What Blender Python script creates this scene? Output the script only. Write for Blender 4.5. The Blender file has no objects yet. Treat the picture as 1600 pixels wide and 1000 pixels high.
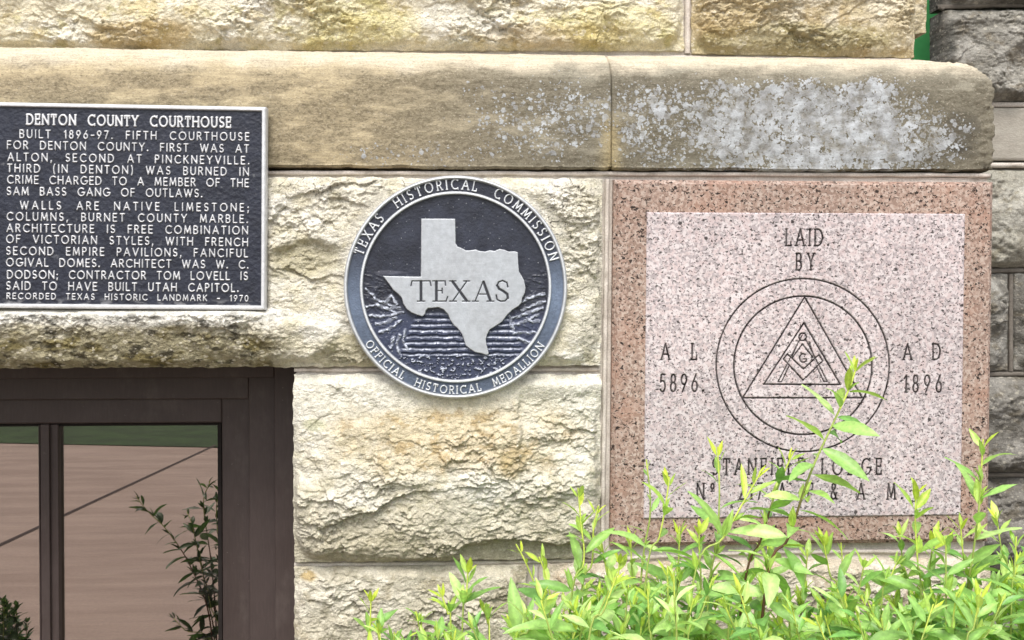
import bpy, math, random
import numpy as np
from mathutils import Vector, Euler, Matrix

# ------------------------------------------------------------------ camera, world, sun, exposure
scene = bpy.context.scene
COL = scene.collection
R = math.radians
F_PX, YAW, PITCH = 1700.0, 3.4, 0.84
CAM = Vector((0.0, -2.0, 1.35))
cam_data = bpy.data.cameras.new('camera')
cam = bpy.data.objects.new('camera', cam_data)
COL.objects.link(cam)
cam.location = CAM
cam.rotation_euler = Euler((R(90 - PITCH), 0, R(-YAW)), 'XYZ')
cam_data.sensor_width = 36.0
cam_data.lens = 36.0 * F_PX / 1600.0
cam_data.clip_start = 0.05
cam_data.clip_end = 2000.0
scene.camera = cam

SUN_EL, SUN_AZ = 55.0, 188.0          # azimuth from +Y towards +X: the sun stands in front of the wall
world = bpy.data.worlds.new('World')
scene.world = world
world.use_nodes = True
wn = world.node_tree.nodes
wl = world.node_tree.links
wn.clear()
w_out = wn.new('ShaderNodeOutputWorld')
w_bg = wn.new('ShaderNodeBackground')
w_sky = wn.new('ShaderNodeTexSky')
w_hs = wn.new('ShaderNodeHueSaturation')
w_sky.sky_type = 'NISHITA'
w_sky.sun_disc = False
w_sky.sun_elevation = R(SUN_EL)
w_sky.sun_rotation = R(SUN_AZ)
w_sky.air_density = 1.0
w_sky.dust_density = 3.0
w_hs.inputs['Saturation'].default_value = 0.35      # thin bright overcast
w_bg.inputs['Strength'].default_value = 0.13
wl.new(w_sky.outputs[0], w_hs.inputs['Color'])
wl.new(w_hs.outputs[0], w_bg.inputs['Color'])
wl.new(w_bg.outputs[0], w_out.inputs['Surface'])

sun_data = bpy.data.lights.new('sun', 'SUN')
sun_data.energy = 1.5
sun_data.angle = R(24)
sun_data.color = (1.0, 0.96, 0.90)
sun = bpy.data.objects.new('sun', sun_data)
COL.objects.link(sun)
sd = Vector((math.sin(R(SUN_AZ)) * math.cos(R(SUN_EL)), math.cos(R(SUN_AZ)) * math.cos(R(SUN_EL)), math.sin(R(SUN_EL))))
sun.rotation_euler = sd.to_track_quat('Z', 'Y').to_euler()
sun.location = sd * 20

scene.view_settings.view_transform = 'Standard'
scene.view_settings.look = 'None'
scene.view_settings.gamma = 1.0
scene.view_settings.use_curve_mapping = False
scene.view_settings.exposure = 0.95

# ------------------------------------------------------------------ helpers
RM = cam.rotation_euler.to_matrix()
RMI = RM.transposed()
RMN = np.array(RM)


def ray(px, py):
    return RM @ Vector(((px - 800.0) / F_PX, -(py - 500.0) / F_PX, -1.0))


def at(px, py, Y=0.0):
    """the point of the plane y = Y which the photograph shows at (px, py)"""
    d = ray(px, py)
    return CAM + d * ((Y - CAM.y) / d.y)


def proj(x, y, z):
    """world arrays -> photograph coordinates (used to lay out stains and dressed areas on the stones)"""
    dx, dy, dz = x - CAM.x, y - CAM.y, z - CAM.z
    c = RMN
    cx = c[0, 0] * dx + c[1, 0] * dy + c[2, 0] * dz
    cy = c[0, 1] * dx + c[1, 1] * dy + c[2, 1] * dz
    cz = c[0, 2] * dx + c[1, 2] * dy + c[2, 2] * dz
    return 800 + F_PX * cx / -cz, 500 - F_PX * cy / -cz


def mirrored(px, py, Yg):
    """ground point seen in a pane at y = Yg"""
    d = ray(px, py)
    h = CAM + d * ((Yg - CAM.y) / d.y)
    r = Vector((d.x, -d.y, d.z))
    return h + r * (h.z / -r.z)


def lin(c):
    a = np.array(c, dtype=float) / 255.0
    return np.where(a <= 0.04045, a / 12.92, ((a + 0.055) / 1.055) ** 2.4)


def sst(a, b, x):
    t = np.clip((x - a) / (b - a), 0, 1)
    return t * t * (3 - 2 * t)


def mix(a, b, m):
    return a + (b - a) * m[..., None]


# hash noise -----------------------------------------------------------------
def _h(ix, iy, seed):
    n = (ix.astype(np.int64) * 374761393 + iy.astype(np.int64) * 668265263 + seed * 1442695041) & 0xFFFFFFFF
    n = ((n ^ (n >> 13)) * 1274126177) & 0xFFFFFFFF
    n = ((n ^ (n >> 16)) * 2246822519) & 0xFFFFFFFF
    return ((n ^ (n >> 15)) & 0xFFFFFF) / float(0xFFFFFF)


def noise(x, y, seed=0):
    ix, iy = np.floor(x), np.floor(y)
    fx, fy = x - ix, y - iy
    ux, uy = fx * fx * fx * (fx * (fx * 6 - 15) + 10), fy * fy * fy * (fy * (fy * 6 - 15) + 10)

    def g(ox, oy):
        a = _h(ix + ox, iy + oy, seed) * (2 * math.pi)
        return np.cos(a) * (fx - ox) + np.sin(a) * (fy - oy)
    a, b, c, d = g(0, 0), g(1, 0), g(0, 1), g(1, 1)
    return 1.5 * ((a + (b - a) * ux) * (1 - uy) + (c + (d - c) * ux) * uy)


def fbm(x, y, oct=4, seed=0, gain=0.5):
    s, a, t = 0.0, 1.0, 0.0
    for i in range(oct):
        s = s + a * noise(x * 2 ** i, y * 2 ** i, seed + i * 17)
        t += a
        a *= gain
    return s / t


def ridged(x, y, oct=3, seed=0):
    s, a, t = 0.0, 1.0, 0.0
    for i in range(oct):
        s = s + a * (1 - np.abs(noise(x * 2 ** i, y * 2 ** i, seed + 31 * i)) * 2)
        t += a
        a *= 0.5
    return s / t


def voronoi(x, y, seed=0):
    ix, iy = np.floor(x), np.floor(y)
    f1 = np.full(x.shape, 9.0)
    f2 = np.full(x.shape, 9.0)
    bx, by = np.zeros(x.shape), np.zeros(x.shape)
    ci, cj = np.zeros(x.shape), np.zeros(x.shape)
    for ox in (-1, 0, 1):
        for oy in (-1, 0, 1):
            px = ix + ox + 0.1 + 0.8 * _h(ix + ox, iy + oy, seed)
            py = iy + oy + 0.1 + 0.8 * _h(ix + ox, iy + oy, seed + 5)
            d = np.hypot(x - px, y - py)
            near = d < f1
            f2 = np.where(near, f1, np.minimum(f2, d))
            f1 = np.where(near, d, f1)
            bx, by = np.where(near, x - px, bx), np.where(near, y - py, by)
            ci, cj = np.where(near, ix + ox, ci), np.where(near, iy + oy, cj)
    return f1, f2, bx, by, ci, cj


def chips(x, z, s, seed, an=1.7, rot=0.0, down=0.5):
    """spalled facets: every cell is a tilted plane, mostly leaning out towards its lower edge"""
    c, q = math.cos(rot), math.sin(rot)
    X, Z = (c * x + q * z) / (s * an), (-q * x + c * z) / s
    X, Z = X + 0.45 * fbm(X * 1.3, Z * 1.3, 3, seed + 3), Z + 0.45 * fbm(X * 1.3, Z * 1.3, 3, seed + 9)
    f1, f2, bx, by, ci, cj = voronoi(X, Z, seed)
    return ((_h(ci, cj, seed + 1) - 0.5) * 1.3 * bx + (_h(ci, cj, seed + 2) - 0.5 - down) * 1.3 * by
            + (_h(ci, cj, seed + 4) - 0.5) * 0.9)


def rock(x, z, seed):
    wx_, wz_ = x + 0.010 * fbm(x * 30, z * 30, 3, seed + 7), z + 0.008 * fbm(x * 34, z * 34, 3, seed + 8)
    return (0.010 * chips(wx_, wz_, 0.16, seed, 1.8, 0.15) + 0.0060 * chips(wx_, wz_, 0.066, seed + 100, 1.7, -0.2, 0.45)
            + 0.0036 * chips(wx_, wz_, 0.030, seed + 200, 1.8, 0.12, 0.5) + 0.0040 * chips(wx_, wz_, 0.0135, seed + 300, 1.35, -0.1, 0.5)
            + 0.0028 * chips(x, z, 0.0068, seed + 350, 1.2, 0.2, 0.4)
            + 0.007 * fbm(x * 12, z * 17, 4, seed + 400) + 0.0022 * ridged(x * 40, z * 60, 3, seed + 450) + 0.0016 * fbm(x * 160, z * 210, 3, seed + 500))


# meshes ---------------------------------------------------------------------
def link(name, me, mat, parent=None):
    o = bpy.data.objects.new(name, me)
    COL.objects.link(o)
    for m in (mat if isinstance(mat, (list, tuple)) else [mat]):
        me.materials.append(m)
    if parent is not None:
        o.parent = parent
        o.matrix_parent_inverse = Matrix.Translation(-Vector(parent.location))
    return o


def mesh_np(name, verts, quads, mat, parent=None, col=None, attrs=None, smooth=True, matidx=None):
    verts = np.asarray(verts, dtype=np.float32).reshape(-1, 3)
    quads = np.asarray(quads, dtype=np.int32).reshape(-1, 4)
    me = bpy.data.meshes.new(name)
    me.vertices.add(len(verts))
    me.vertices.foreach_set('co', verts.ravel())
    me.loops.add(len(quads) * 4)
    me.loops.foreach_set('vertex_index', quads.ravel())
    me.polygons.add(len(quads))
    me.polygons.foreach_set('loop_start', np.arange(0, len(quads) * 4, 4, dtype=np.int32))
    me.polygons.foreach_set('use_smooth', np.full(len(quads), smooth, dtype=bool))
    if matidx is not None:
        me.polygons.foreach_set('material_index', np.asarray(matidx, dtype=np.int32))
    me.update(calc_edges=True)
    me.validate()
    if col is not None:
        c = np.ones((len(verts), 4), dtype=np.float32)
        c[:, :3] = np.asarray(col).reshape(-1, 3)
        a = me.color_attributes.new('Col', 'FLOAT_COLOR', 'POINT')
        a.data.foreach_set('color', c.ravel())
    for k, v in (attrs or {}).items():
        a = me.attributes.new(k, 'FLOAT', 'POINT')
        a.data.foreach_set('value', np.asarray(v, dtype=np.float32).ravel())
    return link(name, me, mat, parent)


def grid_quads(nv, nu, wrap=False, flip=False):
    i = np.arange(nv * nu).reshape(nv, nu)
    if wrap:
        i = np.concatenate([i, i[:, :1]], 1)
    q = np.stack([i[:-1, :-1], i[:-1, 1:], i[1:, 1:], i[1:, :-1]], -1).reshape(-1, 4)
    return q[:, ::-1] if flip else q


def sheet(name, P, depth, mat, parent=None, col=None, attrs=None, back_cap=True, flip=False):
    """a height field (rows top to bottom, columns left to right) with its edges turned back by depth and a back"""
    Q = np.pad(P, ((1, 1), (1, 1), (0, 0)), mode='edge').copy()
    m = np.ones(Q.shape[:2], bool)
    m[1:-1, 1:-1] = False
    Q[..., 1] = np.where(m, depth, Q[..., 1])
    if col is not None:
        col = np.pad(col, ((1, 1), (1, 1), (0, 0)), mode='edge')
    attrs = {k: np.pad(v, 1, mode='edge') for k, v in (attrs or {}).items()}
    nv, nu = Q.shape[:2]
    q = grid_quads(nv, nu, flip=True)
    if back_cap:
        q = np.concatenate([q, [[0, nu - 1, nv * nu - 1, (nv - 1) * nu]]])
    return mesh_np(name, Q, q, mat, parent, col, attrs)


def boxes(name, lst, mat, parent=None, bevel=0.0):
    """several boxes (x0,x1,y0,y1,z0,z1) as one mesh"""
    V, Q = [], []
    for (x0, x1, y0, y1, z0, z1) in lst:
        b = len(V)
        V += [(x0, y0, z0), (x1, y0, z0), (x1, y1, z0), (x0, y1, z0), (x0, y0, z1), (x1, y0, z1), (x1, y1, z1), (x0, y1, z1)]
        Q += [[b + k for k in f] for f in ((0, 3, 2, 1), (4, 5, 6, 7), (0, 1, 5, 4), (1, 2, 6, 5), (2, 3, 7, 6), (3, 0, 4, 7))]
    o = mesh_np(name, V, Q, mat, parent, smooth=False)
    if bevel:
        md = o.modifiers.new('bevel', 'BEVEL')
        md.width = bevel
        md.segments = 2
    return o


def spline(pts, step=0.02):
    """Catmull-Rom through the points"""
    p = [np.array(q, float) for q in pts]
    p = [2 * p[0] - p[1]] + p + [2 * p[-1] - p[-2]]
    out = []
    for i in range(1, len(p) - 2):
        n = max(2, int(np.linalg.norm(p[i + 1] - p[i]) / step))
        for k in range(n):
            t = k / n
            out.append(0.5 * (2 * p[i] + (p[i + 1] - p[i - 1]) * t + (2 * p[i - 1] - 5 * p[i] + 4 * p[i + 1] - p[i + 2]) * t * t
                              + (3 * p[i] - p[i - 1] - 3 * p[i + 1] + p[i + 2]) * t ** 3))
    out.append(p[-2])
    return np.array(out)


def tube(pts, rad, sides=6, squash=None):
    pts = np.asarray(pts, float)
    rad = np.broadcast_to(np.asarray(rad, float), (len(pts),))
    T = np.gradient(pts, axis=0)
    T /= np.linalg.norm(T, axis=1)[:, None] + 1e-9
    ref = np.array([0.0, 1.0, 0.0])
    A = np.cross(T, ref)
    A /= np.linalg.norm(A, axis=1)[:, None] + 1e-9
    B = np.cross(T, A)
    ang = np.arange(sides) * 2 * math.pi / sides
    V = (pts[:, None, :] + rad[:, None, None] * (np.cos(ang)[None, :, None] * A[:, None, :] + np.sin(ang)[None, :, None] * B[:, None, :]))
    return V, grid_quads(len(pts), sides, wrap=True)


def empty(name, loc, label=None, cat=None, group=None, kind=None):
    o = bpy.data.objects.new(name, None)
    o.location = loc
    o.empty_display_size = 0.05
    COL.objects.link(o)
    tag(o, label, cat, group, kind)
    return o


def tag(o, label=None, cat=None, group=None, kind=None):
    for k, v in (('label', label), ('category', cat), ('group', group), ('kind', kind)):
        if v:
            o[k] = v
    return o


# materials --------------------------------------------------------------------
class NT:
    def __init__(self, name):
        self.m = bpy.data.materials.new(name)
        self.m.use_nodes = True
        self.t = self.m.node_tree
        self.t.nodes.clear()
        self.out = self.n('ShaderNodeOutputMaterial')

    def n(self, t, **kw):
        x = self.t.nodes.new(t)
        for k, v in kw.items():
            setattr(x, k, v)
        return x

    def val(self, sock, v):
        if isinstance(v, bpy.types.NodeSocket):
            self.t.links.new(v, sock)
        else:
            sock.default_value = v

    def co(self, scale=(1, 1, 1)):
        tc = self.n('ShaderNodeTexCoord')
        mp = self.n('ShaderNodeMapping')
        mp.inputs['Scale'].default_value = scale
        self.t.links.new(tc.outputs['Object'], mp.inputs['Vector'])
        return mp.outputs[0]

    def noise(self, co, scale, detail=4, rough=0.55, dist=0.0):
        x = self.n('ShaderNodeTexNoise')
        self.val(x.inputs['Vector'], co)
        x.inputs['Scale'].default_value = scale
        x.inputs['Detail'].default_value = detail
        x.inputs['Roughness'].default_value = rough
        x.inputs['Distortion'].default_value = dist
        return x.outputs['Fac']

    def voro(self, co, scale, feature='F1', rnd=1.0):
        x = self.n('ShaderNodeTexVoronoi', feature=feature)
        self.val(x.inputs['Vector'], co)
        x.inputs['Scale'].default_value = scale
        x.inputs['Randomness'].default_value = rnd
        return x

    def math(self, op, a, b=0.0, c=0.0, clamp=False):
        x = self.n('ShaderNodeMath', operation=op)
        x.use_clamp = clamp
        self.val(x.inputs[0], a)
        self.val(x.inputs[1], b)
        self.val(x.inputs[2], c)
        return x.outputs[0]

    def ramp(self, v, lo, hi, a=0.0, b=1.0):
        x = self.n('ShaderNodeMapRange', interpolation_type='SMOOTHSTEP')
        self.val(x.inputs[0], v)
        for i, q in enumerate((lo, hi, a, b)):
            x.inputs[i + 1].default_value = q
        return x.outputs[0]

    def mixc(self, fac, a, b, blend='MIX'):
        x = self.n('ShaderNodeMix', data_type='RGBA', blend_type=blend)
        self.val(x.inputs[0], fac)
        for s, v in ((x.inputs[6], a), (x.inputs[7], b)):
            self.val(s, v if isinstance(v, bpy.types.NodeSocket) else (*v, 1.0))
        return x.outputs[2]

    def attr(self, name, out='Fac'):
        x = self.n('ShaderNodeAttribute', attribute_name=name)
        return x.outputs[out]

    def bump(self, h, strength, dist, nrm=None):
        x = self.n('ShaderNodeBump')
        x.inputs['Strength'].default_value = strength
        x.inputs['Distance'].default_value = dist
        self.val(x.inputs['Height'], h)
        if nrm is not None:
            self.val(x.inputs['Normal'], nrm)
        return x.outputs[0]

    def bsdf(self, base, rough=0.8, metal=0.0, spec=0.3, normal=None):
        x = self.n('ShaderNodeBsdfPrincipled')
        self.val(x.inputs['Base Color'], base if isinstance(base, bpy.types.NodeSocket) else (*base, 1.0))
        self.val(x.inputs['Roughness'], rough)
        self.val(x.inputs['Metallic'], metal)
        self.val(x.inputs['Specular IOR Level'], spec)
        if normal is not None:
            self.val(x.inputs['Normal'], normal)
        return x.outputs[0]

    def done(self, s):
        self.t.links.new(s, self.out.inputs['Surface'])
        return self.m


def scl(n, col, v):
    """colour socket times a scalar socket"""
    x = n.n('ShaderNodeVectorMath', operation='SCALE')
    n.val(x.inputs[0], col)
    n.val(x.inputs['Scale'], v)
    return x.outputs[0]


def mat_limestone(name, grain=1.3, shells=0.5, wav=1.0):
    n = NT(name)
    co = n.co()
    col = n.attr('Col', 'Color')
    v = n.ramp(n.noise(co, 70, 5, 0.65), 0.3, 0.7, 0.80, 1.14)
    w = n.ramp(n.noise(co, 420, 3, 0.7), 0.3, 0.7, 1 - 0.16 * grain, 1 + 0.13 * grain)
    c = scl(n, col, n.math('MULTIPLY', v, w))
    # pale shell fragments
    vo = n.voro(n.co((1, 1, 1.4)), 62)
    pick = n.math('GREATER_THAN', n.math('FRACT', n.math('MULTIPLY', vo.outputs['Color'], 7.31)), 0.72)
    sh = n.math('MULTIPLY', n.ramp(vo.outputs['Distance'], 0.36, 0.26), pick)
    c = n.mixc(n.math('MULTIPLY', sh, shells), c, (0.70, 0.65, 0.53))
    vo2 = n.voro(n.co((1, 1, 1.3)), 130)
    pk2 = n.math('GREATER_THAN', n.math('FRACT', n.math('MULTIPLY', vo2.outputs['Color'], 5.7)), 0.70)
    c = n.mixc(n.math('MULTIPLY', n.math('MULTIPLY', n.ramp(vo2.outputs['Distance'], 0.40, 0.28), pk2), shells * 0.9), c, (0.68, 0.63, 0.52))
    # scattered dark pores
    po = n.ramp(n.noise(co, 190, 3, 0.7), 0.66, 0.74)
    c = n.mixc(n.math('MULTIPLY', po, 0.45), c, (0.16, 0.13, 0.09))
    wave = n.noise(n.co((1, 1, 1.35)), 120, 5, 0.65, 1.2)
    sc1 = n.voro(n.co((1, 1, 1.7)), 95).outputs['Distance']
    sc2 = n.voro(n.co((1, 1, 1.5)), 240).outputs['Distance']
    h = n.math('ADD', n.math('MULTIPLY', n.noise(co, 520, 3, 0.7), 0.45), n.math('MULTIPLY', wave, wav))
    h = n.math('ADD', h, n.math('ADD', n.math('MULTIPLY', sc1, -0.55), n.math('MULTIPLY', sc2, -0.35)))
    b = n.bump(h, 0.68, 0.0042)
    return n.done(n.bsdf(c, 0.92, 0, 0.15, b))


def mat_ledge():
    n = NT('weathered_ledge_stone')
    co = n.co()
    col = n.attr('Col', 'Color')
    st = n.noise(n.co((5, 5, 60)), 4, 6, 0.65)
    fine = n.noise(n.co((1, 1, 3.0)), 260, 4, 0.7)
    c = scl(n, col, n.math('MULTIPLY', n.ramp(st, 0.3, 0.7, 0.84, 1.12), n.ramp(fine, 0.3, 0.7, 0.80, 1.16)))
    dk = n.math('MULTIPLY', n.ramp(n.noise(n.co((1, 1, 1.8)), 120, 5, 0.75), 0.47, 0.60), n.attr('dirt_shade'))
    c = n.mixc(n.math('MULTIPLY', dk, 0.5), c, (0.085, 0.068, 0.045))
    gr = n.ramp(n.noise(n.co((1, 1, 1.9)), 330, 3, 0.7, 0.5), 0.57, 0.66)
    c = n.mixc(n.math('MULTIPLY', gr, 0.55), c, (0.10, 0.082, 0.055))
    pg = n.ramp(n.noise(n.co((1, 1, 1.5)), 240, 3, 0.65, 0.3), 0.61, 0.68)
    c = n.mixc(n.math('MULTIPLY', pg, 0.5), c, (0.56, 0.50, 0.40))
    cr = n.ramp(n.noise(n.co((6, 6, 60)), 5, 4, 0.6, 0.4), 0.67, 0.72)
    c = n.mixc(n.math('MULTIPLY', cr, 0.45), c, (0.09, 0.07, 0.045))
    li = n.attr('lichen')
    tot = None
    for sc, th, k in ((75, 0.33, 3.7), (130, 0.36, 9.1), (210, 0.40, 5.3)):
        wob = n.n('ShaderNodeVectorMath', operation='ADD')
        nz = n.n('ShaderNodeTexNoise')
        nz.inputs['Scale'].default_value = 260
        n.val(nz.inputs['Vector'], co)
        sc_ = n.n('ShaderNodeVectorMath', operation='SCALE')
        n.val(sc_.inputs[0], nz.outputs['Color'])
        sc_.inputs['Scale'].default_value = 0.006
        n.val(wob.inputs[0], co)
        n.val(wob.inputs[1], sc_.outputs[0])
        vo = n.voro(wob.outputs[0], sc)
        rnd = n.math('FRACT', n.math('MULTIPLY', vo.outputs['Color'], k))
        rad = n.math('MULTIPLY', n.math('SUBTRACT', n.math('MULTIPLY', li, 1.5), rnd), 1.0, clamp=True)
        m = n.ramp(n.math('SUBTRACT', n.math('MULTIPLY', n.math('POWER', rad, 0.35), th * 1.7), vo.outputs['Distance']), -0.07, 0.06)
        m = n.math('MULTIPLY', m, n.math('GREATER_THAN', rad, 0.02))
        tot = m if tot is None else n.math('MAXIMUM', tot, m)
    lc = n.mixc(n.ramp(n.noise(co, 35, 4), 0.35, 0.65), (0.31, 0.315, 0.32), (0.50, 0.525, 0.555))
    lc = scl(n, lc, n.ramp(fine, 0.3, 0.7, 0.85, 1.1))
    tot = n.math('MULTIPLY', tot, n.ramp(n.noise(co, 46, 5, 0.7), 0.34, 0.58, 0.35, 0.92))
    c = n.mixc(tot, c, lc)
    h = n.math('ADD', n.math('MULTIPLY', fine, 0.7), n.math('SUBTRACT', n.math('MULTIPLY', tot, 0.5), n.math('MULTIPLY', gr, 0.5)))
    return n.done(n.bsdf(c, 0.92, 0, 0.15, n.bump(h, 0.7, 0.0022)))


def mat_granite(name, panel):
    n = NT(name)
    co = n.co()
    if panel:
        a, b, d = (0.51, 0.42, 0.42), (0.585, 0.525, 0.53), (0.37, 0.325, 0.33)
    else:
        a, b, d = (0.35, 0.25, 0.205), (0.45, 0.36, 0.31), (0.27, 0.19, 0.155)
    c = n.mixc(n.ramp(n.noise(co, 120, 4, 0.6), 0.42, 0.58), a, b)
    vo = n.voro(co, 230)
    r1 = n.math('FRACT', n.math('MULTIPLY', vo.outputs['Color'], 5.17))
    c = n.mixc(n.ramp(r1, 0.62, 0.70), c, d)
    if not panel:
        c = n.mixc(n.math('MULTIPLY', n.ramp(n.noise(co, 9, 4, 0.6), 0.45, 0.7), 0.5), c, (0.36, 0.20, 0.14))
    c = scl(n, c, n.ramp(n.noise(n.co((3, 3, 0.8)), 3.5, 5, 0.6), 0.3, 0.7, 0.90, 1.06))
    sp = n.ramp(n.noise(n.co((1, 1, 1.25)), 175 if panel else 175, 3, 0.62, 0.6), 0.58, 0.605)
    sp2 = n.ramp(n.noise(co, 330, 2, 0.6, 0.5), 0.635, 0.67)
    vb = n.voro(co, 45.3)
    big = n.math('MULTIPLY', n.math('GREATER_THAN', n.math('FRACT', n.math('MULTIPLY', vb.outputs['Color'], 3.9)), 0.86),
                 n.ramp(n.math('ADD', vb.outputs['Distance'], n.math('MULTIPLY', n.noise(co, 260, 3), 0.25)), 0.31, 0.25))
    m = n.math('MAXIMUM', n.math('MAXIMUM', n.math('MULTIPLY', sp, 0.95 if not panel else 0.88), n.math('MULTIPLY', sp2, 0.7)), n.math('MULTIPLY', big, 0.9))
    c = n.mixc(m, c, (0.016, 0.013, 0.013))
    if panel:
        c = n.mixc(n.attr('ink'), c, (0.006, 0.005, 0.005))
    bp = n.bump(n.noise(co, 300, 4, 0.7), 0.35, 0.0015 if panel else 0.003)
    return n.done(n.bsdf(c, 0.75 if panel else 0.85, 0, 0.10, bp))


def mat_mortar():
    n = NT('pale_mortar')
    co = n.co()
    c = n.mixc(n.ramp(n.noise(co, 25, 5, 0.6), 0.35, 0.65), (0.52, 0.465, 0.415), (0.64, 0.585, 0.53))
    c = scl(n, c, n.ramp(n.noise(co, 300, 3, 0.7), 0.3, 0.7, 0.82, 1.1))
    st = n.ramp(n.noise(co, 14, 5, 0.65), 0.52, 0.68)
    c = n.mixc(n.math('MULTIPLY', st, 0.55), c, (0.22, 0.18, 0.14))
    return n.done(n.bsdf(c, 0.93, 0, 0.12, n.bump(n.noise(co, 350, 4, 0.7), 0.8, 0.002)))


def mat_cast(name, rough_hi=0.42):
    n = NT(name)
    co = n.co()
    col = n.attr('Col', 'Color')
    me = n.attr('metal')
    c = scl(n, col, n.ramp(n.noise(co, 90, 5, 0.7), 0.3, 0.7, 0.88, 1.10))
    ro = n.math('ADD', n.ramp(n.noise(co, 60, 4), 0.3, 0.7, 0.36, 0.5), n.math('MULTIPLY', me, -0.02))
    bp = n.bump(n.noise(co, 500, 3, 0.6), 0.25, 0.0008)
    return n.done(n.bsdf(c, ro, n.math('MULTIPLY', me, 0.35), 0.4, bp))


def mat_frame():
    n = NT('brown_window_paint')
    co = n.co()
    c = n.mixc(n.ramp(n.noise(co, 6, 5, 0.6), 0.35, 0.65), (0.042, 0.029, 0.026), (0.054, 0.039, 0.036))
    c = scl(n, c, n.ramp(n.noise(n.co((60, 60, 6)), 5, 4), 0.3, 0.7, 0.92, 1.08))
    du = n.ramp(n.noise(n.co((1, 1, .5)), 16, 6, 0.7), 0.52, 0.75)
    c = n.mixc(n.math('MULTIPLY', du, 0.35), c, (0.11, 0.09, 0.08))
    ps = n.ramp(n.noise(co, 150, 2, 0.6), 0.74, 0.77)
    c = n.mixc(n.math('MULTIPLY', ps, 0.5), c, (0.2, 0.17, 0.15))
    return n.done(n.bsdf(c, 0.5, 0, 0.35, n.bump(n.noise(co, 220, 3), 0.15, 0.001)))


def mat_glass():
    n = NT('reflective_window_glass')
    g = n.n('ShaderNodeBsdfGlossy')
    g.inputs['Roughness'].default_value = 0.006
    g.inputs['Color'].default_value = (0.95, 0.86, 0.80, 1)
    t = n.n('ShaderNodeBsdfTransparent')
    t.inputs['Color'].default_value = (0.45, 0.42, 0.40, 1)
    d = n.n('ShaderNodeBsdfDiffuse')
    d.inputs['Color'].default_value = (0.30, 0.27, 0.25, 1)
    ms = n.n('ShaderNodeMixShader')
    ms.inputs[0].default_value = 0.36
    n.val(ms.inputs[1], t.outputs[0])
    n.val(ms.inputs[2], g.outputs[0])
    ms2 = n.n('ShaderNodeMixShader')
    n.val(ms2.inputs[0], n.ramp(n.noise(n.co((1, 1, 2)), 5, 6, 0.7), 0.4, 0.75, 0.005, 0.05))
    n.val(ms2.inputs[1], ms.outputs[0])
    n.val(ms2.inputs[2], d.outputs[0])
    return n.done(ms2.outputs[0])


def mat_simple(name, a, b, scale, rough=0.9, bump=0.0, stretch=(1, 1, 1), metal=0.0, spec=0.3):
    n = NT(name)
    co = n.co(stretch)
    c = n.mixc(n.ramp(n.noise(co, scale, 6, 0.6), 0.32, 0.68), a, b)
    c = scl(n, c, n.ramp(n.noise(co, scale * 9, 3, 0.7), 0.3, 0.7, 0.9, 1.1))
    bp = n.bump(n.noise(co, scale * 12, 3, 0.7), 0.5, bump) if bump else None
    return n.done(n.bsdf(c, rough, metal, spec, bp))


def mat_leaf(name, trans=0.36, rough=0.36):
    n = NT(name)
    co = n.co()
    col = n.attr('Col', 'Color')
    c = scl(n, col, n.ramp(n.noise(co, 130, 4, 0.6), 0.3, 0.7, 0.84, 1.14))
    b = n.bsdf(c, rough, 0, 0.45, n.bump(n.noise(co, 420, 3), 0.25, 0.001))
    t = n.n('ShaderNodeBsdfTranslucent')
    tc = n.n('ShaderNodeVectorMath', operation='MULTIPLY')
    n.val(tc.inputs[0], c)
    tc.inputs[1].default_value = (1.15, 1.15, 0.7)
    n.val(t.inputs['Color'], tc.outputs[0])
    ms = n.n('ShaderNodeMixShader')
    ms.inputs[0].default_value = trans
    n.val(ms.inputs[1], b)
    n.val(ms.inputs[2], t.outputs[0])
    return n.done(ms.outputs[0])


M_LIME = mat_limestone('cream_limestone')
M_GREY = mat_limestone('grey_weathered_limestone', 1.3, 0.25, 1.2)
M_LEDGE = mat_ledge()
M_PANEL = mat_granite('pale_pink_granite', True)
M_BORD = mat_granite('red_pink_granite', False)
M_MORT = mat_mortar()
M_CAST = mat_cast('cast_aluminium')
M_FRAME = mat_frame()
M_GLASS = mat_glass()
M_BLIND = mat_simple('blind_slats', (0.10, 0.09, 0.085), (0.14, 0.125, 0.12), 8)
M_LEAF = mat_leaf('shrub_leaf')
M_STEM = mat_leaf('shrub_stem', 0.0, 0.6)

# ------------------------------------------------------------------ stroke lettering
def arc(cx, cy, rx, ry, a0, a1, n=9):
    return [(cx + rx * math.cos(R(a)), cy + ry * math.sin(R(a))) for a in np.linspace(a0, a1, n)]


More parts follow.
